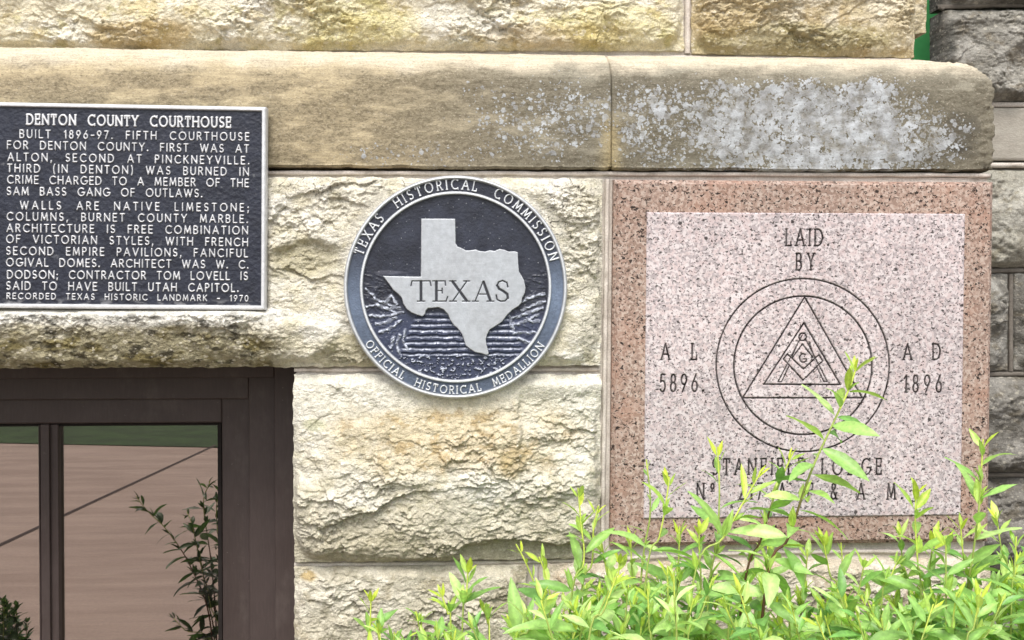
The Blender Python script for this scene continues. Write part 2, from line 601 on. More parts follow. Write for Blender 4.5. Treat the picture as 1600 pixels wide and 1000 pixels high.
G = {
    'A': (0.82, [[(0, 0), (.41, 1), (.82, 0)], [(.15, .34), (.67, .34)]]),
    'B': (0.56, [[(0, 0), (0, 1)], [(0, 1), (.28, 1)] + arc(.28, .765, .24, .235, 90, -90) + [(0, .53)], [(.28, .53)] + arc(.29, .265, .27, .265, 90, -90) + [(0, 0)]]),
    'C': (0.82, [arc(.5, .5, .48, .5, 48, 312, 15)]),
    'D': (0.74, [[(0, 0), (0, 1)], [(0, 1), (.26, 1)] + arc(.26, .5, .48, .5, 90, -90, 13) + [(0, 0)]]),
    'E': (0.50, [[(0, 0), (0, 1)], [(0, 1), (.5, 1)], [(0, .52), (.44, .52)], [(0, 0), (.5, 0)]]),
    'F': (0.48, [[(0, 0), (0, 1)], [(0, 1), (.48, 1)], [(0, .52), (.42, .52)]]),
    'G': (0.90, [arc(.5, .5, .48, .5, 48, 352, 17), [(.98, .44), (.58, .44)]]),
    'H': (0.70, [[(0, 0), (0, 1)], [(.7, 0), (.7, 1)], [(0, .52), (.7, .52)]]),
    'I': (0.04, [[(.02, 0), (.02, 1)]]),
    'J': (0.36, [[(.36, 1), (.36, .2)] + arc(.18, .18, .18, .18, 0, -170, 7)]),
    'K': (0.62, [[(0, 0), (0, 1)], [(.58, 1), (0, .42)], [(.16, .58), (.62, 0)]]),
    'L': (0.46, [[(0, 0), (0, 1)], [(0, 0), (.46, 0)]]),
    'M': (0.88, [[(0, 0), (.1, 1), (.44, .12), (.78, 1), (.88, 0)]]),
    'N': (0.74, [[(0, 0), (0, 1), (.74, 0), (.74, 1)]]),
    'O': (0.98, [arc(.49, .5, .49, .5, 0, 360, 22)]),
    'P': (0.52, [[(0, 0), (0, 1)], [(0, 1), (.26, 1)] + arc(.26, .735, .26, .265, 90, -90) + [(0, .47)]]),
    'Q': (0.98, [arc(.49, .5, .49, .5, 0, 360, 22), [(.6, .25), (.95, -.05)]]),
    'R': (0.58, [[(0, 0), (0, 1)], [(0, 1), (.26, 1)] + arc(.26, .745, .26, .255, 90, -90) + [(0, .49)], [(.26, .49), (.58, 0)]]),
    'S': (0.54, [arc(.27, .745, .24, .255, 35, 270, 11) + arc(.27, .255, .26, .235, 90, -145, 11)[1:]]),
    'T': (0.60, [[(.3, 0), (.3, 1)], [(0, 1), (.6, 1)]]),
    'U': (0.66, [[(0, 1), (0, .33)] + arc(.33, .33, .33, .33, 180, 360, 9) + [(.66, 1)]]),
    'V': (0.76, [[(0, 1), (.38, 0), (.76, 1)]]),
    'W': (1.12, [[(0, 1), (.28, 0), (.56, .95), (.84, 0), (1.12, 1)]]),
    'X': (0.70, [[(0, 0), (.7, 1)], [(0, 1), (.7, 0)]]),
    'Y': (0.70, [[(0, 1), (.35, .48), (.7, 1)], [(.35, .48), (.35, 0)]]),
    'Z': (0.60, [[(0, 1), (.6, 1), (0, 0), (.6, 0)]]),
    '0': (0.56, [arc(.28, .5, .28, .5, 0, 360, 18)]),
    '1': (0.24, [[(0, .8), (.2, 1), (.2, 0)]]),
    '2': (0.54, [arc(.27, .73, .25, .27, 165, -25, 9) + [(0, 0), (.54, 0)]]),
    '3': (0.52, [arc(.25, .75, .22, .25, 150, -80, 9), arc(.25, .26, .26, .26, 85, -150, 10)]),
    '4': (0.58, [[(.42, 0), (.42, 1), (0, .28), (.58, .28)]]),
    '5': (0.52, [[(.47, 1), (.12, 1), (.06, .56)] + arc(.24, .32, .27, .32, 110, -145, 10)]),
    '6': (0.54, [[(.40, 1), (.06, .45)] + arc(.27, .3, .26, .3, 150, 510, 16)]),
    '7': (0.52, [[(0, 1), (.52, 1), (.14, 0)]]),
    '8': (0.52, [arc(.26, .76, .21, .24, 0, 360, 14), arc(.26, .27, .26, .27, 0, 360, 15)]),
    '9': (0.54, [[(.14, 0), (.48, .55)] + arc(.27, .7, .26, .3, -30, 330, 16)]),
    '.': (0.10, [[(.02, .02), (.08, .02)], [(.02, .07), (.08, .07)]]),
    ',': (0.10, [[(.08, .07), (.02, -.18)], [(.05, .07), (.05, .02)]]),
    ';': (0.10, [[(.08, .07), (.02, -.18)], [(.05, .07), (.05, .02)], [(.04, .50), (.08, .50)], [(.04, .55), (.08, .55)]]),
    '-': (0.40, [[(0, .42), (.40, .42)]]),
    '(': (0.22, [arc(.24, .45, .22, .66, 110, 250, 9)]),
    ')': (0.22, [arc(-.02, .45, .22, .66, 70, -70, 9)]),
    '&': (0.66, [[(.66, 0), (.14, .66)] + arc(.29, .79, .19, .21, 200, -20, 8) + [(.08, .38)] + arc(.26, .22, .25, .22, 140, 350, 8) + [(.62, .4)]]),
    'o': (0.34, [arc(.17, .8, .16, .18, 0, 360, 12), [(.02, .5), (.32, .5)]]),
}


def serifs(ch, strokes, s):
    out = []
    for st in strokes:
        for e, q in ((st[0], st[1]), (st[-1], st[-2])):
            if st[0] == st[-1]:
                continue
            dx, dy = q[0] - e[0], q[1] - e[1]
            flat = abs(dy) < 0.4 * abs(dx)
            if (abs(e[1]) < .02 or abs(e[1] - 1) < .02) and not flat and ch not in '0123456789':
                out.append([(e[0] - s, e[1]), (e[0] + s, e[1])])
            elif flat and ch in 'EFLTZ' and abs(e[0]) > .05 or (flat and ch == 'T'):
                up = -1 if e[1] > .9 else (1 if e[1] < .1 else 0)
                out.append([(e[0], e[1]), (e[0], e[1] + (up * .24 if up else .13))])
            elif ch in 'CGS' and not flat:
                k = .16 if e[1] > .5 else -.16
                out.append([(e[0], e[1]), (e[0] + .02, e[1] + k)])
    if ch == '1':
        out.append([(.2 - 1.3 * s, 0), (.2 + 1.3 * s, 0)])
    return out


def layout(text, x0, x1, wsc=1.0, cap=1.0, space=0.55):
    """[(char, x of its left edge)]: letters of width wsc*cap, tracking stretched so the line fills x0..x1"""
    wd = [space * cap * wsc if c == ' ' else G[c][0] * cap * wsc for c in text]
    gaps = sum(2.2 if c == ' ' else 1 for c in text[:-1])
    tr = (x1 - x0 - sum(wd)) / max(gaps, 1)
    out, x = [], x0
    for c, w in zip(text, wd):
        if c != ' ':
            out.append((c, x))
        x += w + tr * (2.2 if c == ' ' else 1)
    return out


class Field:
    """signed distance to strokes on a regular grid of plan coordinates (columns xs, rows zs top to bottom)"""
    def __init__(self, xs, zs):
        self.xs, self.zs = xs, zs
        self.dx = xs[1] - xs[0]
        self.dz = zs[0] - zs[1]
        self.d = np.full((len(zs), len(xs)), 1.0)

    def seg(self, a, b, r, pad=0.004):
        lo, hi = min(a[0], b[0]) - r - pad, max(a[0], b[0]) + r + pad
        zl, zh = min(a[1], b[1]) - r - pad, max(a[1], b[1]) + r + pad
        i0, i1 = int((lo - self.xs[0]) / self.dx), int((hi - self.xs[0]) / self.dx) + 2
        j0, j1 = int((self.zs[0] - zh) / self.dz), int((self.zs[0] - zl) / self.dz) + 2
        i0, j0 = max(i0, 0), max(j0, 0)
        if i1 <= i0 or j1 <= j0:
            return
        X, Z = np.meshgrid(self.xs[i0:i1], self.zs[j0:j1])
        d = segdist(X, Z, a, b) - r
        w = self.d[j0:j1, i0:i1]
        np.minimum(w, d, out=w)

    def line(self, pts, r):
        for a, b in zip(pts[:-1], pts[1:]):
            self.seg(a, b, r)

    def glyph(self, ch, x, z, cap, wsc, r, serif=0.0, rot=0.0):
        st = G[ch][1]
        sf = serifs(ch, st, serif) if serif else []
        c, s = math.cos(rot), math.sin(rot)
        for k, lst in enumerate((st, sf)):
            for p in lst:
                self.line([(x + c * u * cap * wsc - s * v * cap, z + s * u * cap * wsc + c * v * cap) for u, v in p], r * (0.8 if k else 1))


def segdist(X, Z, a, b):
    vx, vz = b[0] - a[0], b[1] - a[1]
    L = vx * vx + vz * vz + 1e-12
    t = np.clip(((X - a[0]) * vx + (Z - a[1]) * vz) / L, 0, 1)
    return np.hypot(X - a[0] - t * vx, Z - a[1] - t * vz)


def poly_sdf(X, Z, P):
    d = np.full(X.shape, 9.0)
    inside = np.zeros(X.shape, bool)
    n = len(P)
    for i in range(n):
        a, b = P[i], P[(i + 1) % n]
        d = np.minimum(d, segdist(X, Z, a, b))
        cr = ((a[1] > Z) != (b[1] > Z)) & (X < (b[0] - a[0]) * (Z - a[1]) / (b[1] - a[1] + 1e-12) + a[0])
        inside ^= cr
    return np.where(inside, -d, d)


# ------------------------------------------------------------------ the setting: ground
YG = 0.265                                     # plane of the window panes
g0, g1 = mirrored(0, 693, .265), mirrored(340, 700, .265)
M_LAWN = mat_simple('mown_lawn', (0.018, 0.045, 0.012), (0.035, 0.08, 0.02), 3.0, 0.9, 0.02)
M_SOIL = mat_simple('bed_soil', (0.05, 0.035, 0.024), (0.09, 0.065, 0.045), 14.0, 0.95, 0.02)
n_ = NT('pinkish_concrete')
c_ = n_.mixc(n_.ramp(n_.noise(n_.co((0.7, 3.0, 1)), 1.4, 6, 0.6), 0.35, 0.65), (0.34, 0.265, 0.225), (0.42, 0.335, 0.285))
c_ = n_.mixc(n_.math('MULTIPLY', n_.ramp(n_.noise(n_.co((0.25, 2.6, 1)), 1.1, 3), 0.56, 0.66), 0.22), c_, (0.30, 0.23, 0.19))
c_ = scl(n_, c_, n_.ramp(n_.noise(n_.co(), 60, 4, 0.7), 0.3, 0.7, 0.93, 1.07))
M_PAVE = n_.done(n_.bsdf(c_, 0.9, 0, 0.2, n_.bump(n_.noise(n_.co(), 90, 4), 0.4, 0.004)))


def quad_sheet(name, pts, mat, kind='structure'):
    o = mesh_np(name, pts, [[0, 1, 2, 3]], mat, smooth=False)
    o['kind'] = kind
    return o


quad_sheet('lawn', [(-400, -400, -0.008), (400, -400, -0.008), (400, 400, -0.008), (-400, 400, -0.008)], M_LAWN)
sl = (g1.y - g0.y) / (g1.x - g0.x)
yl, yr = g0.y + sl * (-30 - g0.x), g0.y + sl * (30 - g0.x)
quad_sheet('pavement', [(-30, -1.15, 0.0), (-30, yl, 0.0), (30, yr, 0.0), (30, -1.15, 0.0)], M_PAVE)
quad_sheet('planting_bed', [(-30, -1.10, 0.004), (30, -1.10, 0.004), (30, 1.5, 0.004), (-30, 1.5, 0.004)], M_SOIL)
ja, jb = mirrored(-60, 880, .265), mirrored(330, 699, .265)
jd = (jb - ja).normalized()
jn = Vector((-jd.y, jd.x, 0)) * 0.016
ja, jb = ja - jd * 1.2, jb + jd * 0.15
quad_sheet('pavement_joint', [tuple(ja - jn + Vector((0, 0, .004))), tuple(jb - jn + Vector((0, 0, .004))), tuple(jb + jn + Vector((0, 0, .004))), tuple(ja + jn + Vector((0, 0, .004)))],
           mat_simple('dark_joint', (0.05, 0.035, 0.03), (0.07, 0.05, 0.045), 9))
cb = []
for k in range(30):
    cb.append((-15 + k, -14.02 + k, -1.15, -1.09, -0.05, 0.05))
o = boxes('kerb', cb, mat_simple('kerb_concrete', (0.34, 0.31, 0.27), (0.42, 0.39, 0.35), 7, 0.9, 0.004), bevel=0.008)
o['kind'] = 'structure'

# ------------------------------------------------------------------ the courthouse wall
Y_UP = 0.135                                    # the upper wall stands back behind the ledge
wall = empty('courthouse', (at(700, 500).x, 0, 0), 'cream rough-faced limestone courthouse wall with a rounded ledge and a basement window', 'building')


def cpal(*names):
    out = []
    for c in names:
        v = lin(c) * 0.81
        out.append(v + (v.mean() - v) * 0.14)
    return out


def patch(px, py, cx, cy, rx, ry, seed, soft=0.6):
    d = np.hypot((px - cx) / rx, (py - cy) / ry)
    d = d + 0.55 * fbm(px / 70, py / 50, 4, seed)
    return sst(1.0 + soft * 0.5, 1.0 - soft * 0.5, d)


def block(quad, Y, seed, pal, bulge=0.035, rough=1.0, res=0.0015, paint=None, shape=None, mat=None, parent=None, label=None, edge=0.05, name='stone_block', back=0.12, lean=0.0):
    tl, tr, br, bl = [np.array(at(p[0], p[1], Y)) for p in quad]
    W = max(np.linalg.norm(tr - tl), np.linalg.norm(br - bl))
    H = max(np.linalg.norm(tl - bl), np.linalg.norm(tr - br))
    nu, nv = max(8, int(W / res)), max(8, int(H / res))
    u, v = np.meshgrid(np.linspace(0, 1, nu), np.linspace(0, 1, nv))
    P = (tl * ((1 - u) * (1 - v))[..., None] + tr * (u * (1 - v))[..., None] + br * (u * v)[..., None] + bl * ((1 - u) * v)[..., None])
    x, z = P[..., 0].copy(), P[..., 2].copy()
    eu, ev = np.minimum(u, 1 - u) * W, np.minimum(v, 1 - v) * H
    k = 0.02
    e = -k * np.log(np.exp(-eu / k) + np.exp(-ev / k) + 1e-9)
    e = np.maximum(e + k * math.log(2) * np.exp(-np.abs(eu - ev) / k) * 0, 0)
    e = np.minimum(e, np.minimum(eu, ev))
    en = np.maximum(e + 0.016 * fbm(x * 22, z * 22, 3, seed + 70) * sst(0, .02, e), 0)
    pil = 0.40 * sst(0, 0.016, en) + 0.35 * sst(0, edge, en) + 0.25 * sst(0, edge * 3.0, en)
    low = fbm(x * 5 + 3.1 * seed, z * 7, 3, seed + 80)
    amp = 0.30 + 0.80 * sst(-0.22, 0.30, fbm(x * 6.5 + seed, z * 8.5, 3, seed + 85))
    h = bulge * pil * (0.75 + 0.7 * low) + rough * amp * (rock(x, z, seed) + 0.004) * sst(0.0, 0.014, en) + 0.0035 * sst(0, .005, e)
    h = h + lean * (0.5 - v) * pil
    px, py = proj(x, np.full(x.shape, Y), z)
    if shape is not None:
        h = shape(h, px, py, x, z, u, v)
    h = 0.5 * (h + np.sqrt(h * h + 0.004 ** 2)) + 0.0006 * noise(x * 200, z * 200, seed)
    wob = sst(0.05, 0, e) * 0.0038
    P[..., 0] = x + wob * fbm(x * 40, z * 40, 3, seed + 90)
    P[..., 2] = z + wob * fbm(x * 40, z * 40, 3, seed + 95)
    P[..., 1] = Y - h
    # colours of the stone itself: bedding tones, ochre, olive growth, pale lime
    a, b, c, d = pal
    col = np.broadcast_to(a, x.shape + (3,)).copy()
    col = mix(col, b, sst(-0.12, 0.28, fbm(x * 9, z * 14, 5, seed + 11, .6)))
    col = mix(col, c, 0.85 * sst(0.06, 0.34, fbm(x * 13 + 5, z * 17, 5, seed + 23, .62)))
    col = mix(col, d, 0.8 * sst(0.12, 0.36, fbm(x * 17 + 9, z * 26, 5, seed + 37, .62)))
    if paint is not None:
        col = paint(col, px, py, x, z, seed)
    o = sheet(name, P, Y + back, mat or M_LIME, parent or wall, col)
    if label:
        o['label'] = label
    return o


def cracks(px, py, s, seed, w=0.05):
    X, Z = px / s, py / (s * 0.7)
    X = X + 0.6 * fbm(X * .9, Z * .9, 4, seed)
    Z = Z + 0.6 * fbm(X * .9, Z * .9, 4, seed + 4)
    f1, f2, *_ = voronoi(X, Z, seed)
    return sst(w, 0, f2 - f1)


P_YEL = cpal((232, 222, 192), (240, 233, 214), (216, 198, 146), (206, 196, 146))
P_TAN = cpal((212, 196, 158), (226, 214, 186), (190, 168, 122), (172, 156, 112))
P_CRM = cpal((226, 219, 199), (238, 233, 219), (214, 205, 176), (202, 194, 165))
P_GRY = cpal((206, 197, 174), (226, 218, 198), (188, 176, 148), (168, 160, 136))
P_PNK = cpal((212, 198, 174), (228, 216, 198), (204, 178, 146), (178, 164, 140))
P_DRK = cpal((138, 134, 126), (164, 161, 153), (110, 106, 98), (128, 119, 102))
P_GR3 = cpal((168, 164, 150), (190, 186, 174), (140, 134, 120), (150, 142, 120))
P_GR2 = cpal((150, 146, 136), (176, 172, 163), (122, 116, 106), (134, 124, 106))
P_DR2 = cpal((134, 130, 122), (154, 150, 142), (98, 94, 86), (114, 106, 90))
OCH, OLV, BLK, WHT, GRN = [lin(c) * 0.78 for c in ((192, 166, 112), (160, 150, 106), (62, 58, 50), (238, 236, 228), (150, 160, 84))]


def paint_u1(col, px, py, x, z, s):
    col = mix(col, OCH, 0.65 * patch(px, py, 235, 58, 85, 20, s + 1))
    col = mix(col, OCH, 0.5 * patch(px, py, 860, 60, 120, 16, s + 2))
    col = mix(col, lin((208, 196, 120)) * .84, 0.5 * patch(px, py, 560, 45, 90, 40, s + 3))
    col = mix(col, lin((208, 196, 120)) * .84, 0.4 * patch(px, py, 960, 50, 110, 35, s + 4))
    return mix(col, WHT, 0.4 * patch(px, py, 720, 40, 80, 30, s + 5))


def paint_u2(col, px, py, x, z, s):
    col = mix(col, OLV, 0.6 * patch(px, py, 1230, 66, 170, 22, s + 1))
    return mix(col, OCH, 0.4 * patch(px, py, 1130, 30, 50, 40, s + 2))


def shape_l1(h, px, py, x, z, u, v):
    # the bed dressed for the plaque and for the medallion
    pl = sst(430, 415, px) * sst(492, 480, py)
    h = h * (1 - pl) + np.minimum(h, 0.012) * pl
    md = sst(196, 178, np.hypot(px - 713, py - 449))
    h = h * (1 - md) + np.minimum(h, 0.022) * md
    # bulging lip under the plaque, hollow left of the medallion
    lip = sst(478, 492, py) * sst(580, 560, py) * sst(470, 380, px)
    h = h + lip * 0.026 * (1 - 0.6 * sst(490, 575, py))
    h = h - 0.012 * patch(px, py, 480, 405, 55, 22, 3) + 0.018 * patch(px, py, 470, 530, 70, 30, 5)
    return h


def paint_l1(col, px, py, x, z, s):
    col = mix(col, OLV, 0.55 * patch(px, py, 480, 400, 60, 30, s + 1))
    col = mix(col, OLV, 0.5 * patch(px, py, 545, 545, 50, 30, s + 2))
    low = sst(495, 530, py + 18 * fbm(px / 60, py / 40, 3, s)) * sst(470, 400, px)
    col = mix(col, lin((158, 149, 116)) * .78, 0.85 * low)
    col = mix(col, lin((128, 116, 72)) * .78, 0.8 * low * sst(0.0, .3, fbm(px / 50, py / 25, 4, s + 6)))
    col = mix(col, WHT, 0.75 * patch(px, py, 200, 494, 260, 14, s + 7))  # brightness of the upward-facing lip painted as white
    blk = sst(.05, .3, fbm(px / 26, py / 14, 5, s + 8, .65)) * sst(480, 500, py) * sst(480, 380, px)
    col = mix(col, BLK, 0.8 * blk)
    ck = np.maximum(cracks(px, py, 26, s + 9), 0.7 * cracks(px, py, 13, s + 10))
    zone = np.maximum(patch(px, py, 900, 330, 60, 50, s + 11), patch(px, py, 480, 290, 80, 18, s + 12))
    zone = np.maximum(zone, 0.8 * patch(px, py, 925, 480, 25, 120, s + 13))
    zone = np.maximum(zone, 0.35 * sst(-.1, .3, fbm(px / 60, py / 60, 3, s + 14)))
    return mix(col, BLK, 0.92 * np.clip(1.3 * ck * zone, 0, 1))


def shape_b1(h, px, py, x, z, u, v):
    md = sst(215, 182, np.hypot(px - 713, py - 449))
    h = h * (1 - md) + (0.024 + 0.15 * (np.minimum(h, .024) - .02)) * md
    top = sst(700, 610, py)
    h = h * (1 - 0.6 * top) + 0.012 * top * sst(585, 600, py)
    bel = patch(px, py, 690, 770, 230, 90, 8, 1.2)
    h = h + 0.016 * bel
    cut = patch(px, py, 820, 862, 95, 22, 12, .3)
    h = h * (1 - .8 * cut)
    st = sst(806, 814, px + 8 * fbm(px / 30, py / 30, 2, 4)) * sst(880, 700, py) * sst(600, 625, py)
    return h - 0.008 * st


def paint_b1(col, px, py, x, z, s):
    col = mix(col, WHT * np.array([1, .98, .92]), 0.6 * sst(740, 600, py))
    och = patch(px, py, 700, 680, 170, 55, s + 1, 1.0)
    col = mix(col, lin((204, 186, 148)) * .84, 0.7 * och)
    col = mix(col, lin((176, 150, 104)) * .82, 0.6 * och * sst(.05, .3, fbm(px / 28, py / 20, 4, s + 2)))
    col = mix(col, lin((176, 150, 92)) * .78, 0.5 * patch(px, py, 800, 715, 22, 25, s + 3))
    low = sst(730, 850, py + 40 * fbm(px / 90, py / 60, 3, s + 4))
    col = mix(col, lin((190, 181, 156)) * .78, 0.8 * low)
    return mix(col, GRN, 0.35 * patch(px, py, 495, 662, 18, 10, s + 5))


block([(-330, -260), (1068, -260), (1068, 80), (-330, 76)], Y_UP, 3, P_YEL, 0.040, 1.15, paint=paint_u1, label='long yellow cream rock-faced block above the ledge')
block([(1080, -260), (1436, -260), (1428, 91), (1080, 84)], Y_UP, 14, P_TAN, 0.040, 1.15, paint=paint_u2, label='tan rock-faced block at the wall corner above the ledge')
block([(-330, 274), (941, 279), (938, 571), (-330, 577)], 0.0, 27, P_CRM, 0.026, 1.0, paint=paint_l1, shape=shape_l1, edge=0.03, label='long cream block carrying the plaque and the medallion')
block([(459, 585), (938, 585), (938, 872), (460, 878)], 0.0, 41, P_CRM, 0.030, 1.15, paint=paint_b1, shape=shape_b1, edge=0.03, label='rock-faced block with an ochre stain under the medallion')
block([(460, 886), (822, 884), (822, 1210), (460, 1210)], 0.0, 52, P_GRY, 0.018, 1.0, edge=0.02, paint=lambda c, px, py, x, z, s: mix(c, OCH, .8 * patch(px, py, 482, 899, 14, 7, s)))
block([(852, 882), (1546, 872), (1546, 1210), (852, 1210)], 0.0, 63, P_PNK, 0.020, 1.0, edge=0.02)
block([(460, 1220), (1546, 1220), (1546, 1640), (460, 1640)], 0.0, 74, P_GRY, 0.02, 1.0, res=0.006)

block([(-990, -260), (-342, -260), (-342, 76), (-990, 70)], Y_UP, 33, P_YEL, 0.040, 1.15, res=.004)
block([(-990, 272), (-342, 274), (-342, 577), (-990, 577)], 0.0, 35, P_CRM, 0.026, 1.0, res=.004, edge=.03)
block([(-990, 587), (-342, 587), (-342, 1000), (-990, 1000)], 0.0, 37, P_CRM, 0.026, 1.0, res=.005, edge=.03)
block([(-990, 1010), (-342, 1010), (-342, 1640), (-990, 1640)], 0.0, 39, P_GRY, 0.026, 1.0, res=.006, edge=.03)

# the ledge: profile (outwards, height) swept along the front and round the corner
xl_end = at(1430, 97, Y_UP).x
z_top, z_bot = at(700, 91, Y_UP).z, at(950, 264, 0).z
z_top = at(950, 92, Y_UP - 0.01).z
OUT = Y_UP + 0.006
HC = 0.078
CX = at(1557, 200, -0.006).x
KX = (CX - xl_end) / OUT                        # the moulding turns the corner a little shallower than its projection
prof = [(0.0, 0.0)] + [(OUT * (0.10 + 0.90 * math.sin(R(a))), -HC * (1 - math.cos(R(a)))) for a in np.linspace(0, 90, 30)]
prof += [(OUT, -HC - (z_top - HC - z_bot) * t) for t in np.linspace(0.03, 1, 46)]
prof += [(OUT - 0.012, z_bot - z_top - 0.004), (OUT - 0.05, z_bot - z_top - 0.005)]
prof = np.array(prof)
pn = np.gradient(prof, axis=0)
pn = np.stack([-pn[:, 1], pn[:, 0]], 1)
pn /= np.linalg.norm(pn, axis=1)[:, None] + 1e-9     # outward in (outwards, height)


def ledge(xa, xb, corner, seed, label):
    """front run from xa to xb; with corner=True it turns back at the end of the wall"""
    s = np.linspace(0, 1, max(6, int(abs(xb - xa) / 0.0028)))
    nf = len(s)
    back = np.linspace(0, 0.32, 90)[1:] if corner else np.array([])
    d = prof[:, 0][:, None]
    hz = prof[:, 1][:, None]
    if corner:
        xe = xl_end + d * KX
        X = xa + (xe - xa) * s[None, :]
        Yv = np.broadcast_to(Y_UP - d, X.shape)
        X2 = np.broadcast_to(xl_end + d * KX, (len(prof), len(back)))
        Y2 = Y_UP - d + back[None, :]
        X, Yv = np.concatenate([X, X2], 1), np.concatenate([Yv, Y2], 1)
    else:
        X = np.broadcast_to(xa + (xb - xa) * s[None, :], (len(prof), nf))
        Yv = np.broadcast_to(Y_UP - d, X.shape)
    Z = np.broadcast_to(z_top + hz, X.shape).copy()
    al = np.concatenate([xa + (xb - xa) * s, xb + back])
    A = np.broadcast_to(al[None, :], X.shape)
    L = np.broadcast_to(np.concatenate([[0], np.cumsum(np.linalg.norm(np.diff(prof, axis=0), axis=1))])[:, None], X.shape)
    nz = 0.0030 * fbm(A * 8, L * 16, 4, seed) + 0.0016 * fbm(A * 40, L * 110, 3, seed + 3) + 0.0010 * fbm(A * 220, L * 300, 2, seed + 5)
    if corner:
        cr = np.exp(-((A - xb) / 0.05) ** 2)
        nz = nz - cr * (0.004 + 0.006 * np.abs(chips(A, L, 0.03, seed + 9)) + 0.003 * chips(A, L, .012, seed + 12))
    edge_d = np.minimum(A - xa, 9 if corner else xb - A)
    nz = nz - 0.0025 * sst(0.004, 0, edge_d)
    lowlip = sst(len(prof) - 14, len(prof) - 3, np.arange(len(prof)))[:, None]
    nz = nz - lowlip * (0.003 + 0.006 * np.maximum(fbm(A * 18, L * 4, 4, seed + 15), 0))
    w = np.zeros(X.shape)
    w[:, nf:] = 1.0
    if corner:
        t = sst(xb - 0.03, xb + 0.03, A)
        w = t
    P = np.stack([X + pn[:, :1] * nz * np.sin(w * math.pi / 2), Yv - pn[:, :1] * nz * np.cos(w * math.pi / 2), Z + pn[:, 1:] * nz], -1)
    px, py = proj(X, Yv, Z)
    pr = np.broadcast_to((np.arange(len(prof)) / len(prof))[:, None], X.shape)
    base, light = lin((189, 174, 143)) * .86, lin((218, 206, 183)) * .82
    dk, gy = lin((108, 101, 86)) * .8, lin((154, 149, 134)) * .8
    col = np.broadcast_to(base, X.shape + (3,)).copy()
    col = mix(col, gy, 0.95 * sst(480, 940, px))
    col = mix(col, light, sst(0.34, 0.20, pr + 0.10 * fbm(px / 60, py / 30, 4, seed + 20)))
    dirt_shade = sst(-.08, .22, fbm(px / 110, py / 34, 5, seed + 22, .6) - .3 * sst(.42, .2, pr) + 0.14 + .10 * sst(500, 900, px))
    dirt_shade = dirt_shade * sst(.16, .36, pr + .07 * fbm(px / 40, py / 40, 3, seed + 25))
    dirt_shade = np.maximum(dirt_shade, 0.9 * patch(px, py, 430, 215, 26, 60, seed + 26))  # stain and soft shadow right of the plaque, both put into the tone
    dirt_shade = np.maximum(dirt_shade, 0.7 * patch(px, py, 600, 150, 60, 16, seed + 28))
    dirt_shade = np.maximum(dirt_shade, 0.9 * patch(px, py, 1510, 200, 70, 70, seed + 29) * sst(.3, .5, pr))
    col = mix(col, dk, 0.50 * dirt_shade * (.7 + .3 * sst(500, 900, px)))
    col = mix(col, lin((92, 88, 80)) * .8, .75 * patch(px, py, 1500, 205, 30, 28, seed + 41) + .5 * patch(px, py, 1470, 240, 60, 12, seed + 42))
    col = mix(col, lin((118, 113, 98)) * .8, .55 * patch(px, py, 1240, 205, 240, 80, seed + 40, 1.0) * sst(.24, .4, pr))
    j = np.exp(-((px - 955) / 16) ** 2) * sst(160, 215, py)
    col = mix(col, lin((200, 181, 134)) * .80, 0.6 * j)
    lich = 1.1 * patch(px, py, 1265, 205, 180, 88, seed + 30, .9) + 0.42 * patch(px, py, 860, 185, 120, 60, seed + 31, 1.0)
    lich = lich + 0.42 * patch(px, py, 1040, 195, 90, 70, seed + 32, 1.2) + 0.22 * patch(px, py, 650, 245, 120, 22, seed + 33)
    lich = lich + 0.45 * patch(px, py, 1360, 130, 40, 25, seed + 34) + 0.35 * patch(px, py, 1440, 225, 80, 45, seed + 35)
    lich = lich * sst(.26, .40, pr) * (1 - .8 * j) * (0.75 + 0.5 * fbm(px / 40, py / 30, 3, seed + 36))
    Q = np.concatenate([P[:, :1], P, P[:, -1:]], 1)
    Q[:, 0, 1], Q[:, -1, 1] = np.maximum(Q[:, 0, 1], Y_UP + .02), np.maximum(Q[:, -1, 1], Y_UP + .02)
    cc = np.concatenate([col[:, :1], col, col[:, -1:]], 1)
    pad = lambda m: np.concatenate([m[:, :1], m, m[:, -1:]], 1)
    o = mesh_np('ledge_stone', Q, grid_quads(Q.shape[0], Q.shape[1], flip=True), M_LEDGE, wall, cc, {'lichen': np.clip(pad(lich), 0, 1), 'dirt_shade': pad(np.clip(dirt_shade, 0, 1))})
    o['label'] = label


jx = at(955, 180, 0).x
ledge(at(-990, 180, 0).x, jx - 0.0006, False, 5, 'tan smooth ledge stone left of the joint')
ledge(jx + 0.0006, CX, True, 9, 'rounded ledge stone with pale lichen, ending at the corner')

# mortar behind the joints (butted boxes, the window opening left free)
x0, x1 = at(-990, 500).x, at(1549, 500).x
xw = at(462, 700, 0).x
zL = at(700, 272, 0).z
zW = at(300, 570, 0).z
YM = 0.013
boxes('mortar', [(x0, x1 - 0.004, YM, 0.30, zW, z_bot - 0.010), (xw, x1 - 0.004, YM, 0.30, 0.0, zW), (x0, at(-345, 700, 0).x, YM, 0.30, 0.0, zW),
                 (x0, xl_end - 0.016, Y_UP + 0.005, 0.40, z_top + 0.001, 2.19), (x0, xl_end - 0.012, Y_UP + 0.012, 0.42, z_bot - 0.008, z_top + 0.0005)], M_MORT, wall)


def bead(pts, r, wob=0.0012, seed=0):
    p = spline(pts, 0.012)
    k = np.arange(len(p))
    p[:, 2] += wob * fbm(k * .12, k * 0 + seed, 3, seed)
    p[:, 0] += wob * fbm(k * .12, k * 0 + 7, 3, seed + 2) * 0.6
    V, q = tube(p, r * (1 + .25 * fbm(k * .2, k * 0, 2, seed + 5)), 8)
    mesh_np('mortar_bead', V, q, M_MORT, wall)


def B(px, py, Y):
    return tuple(at(px, py, Y))


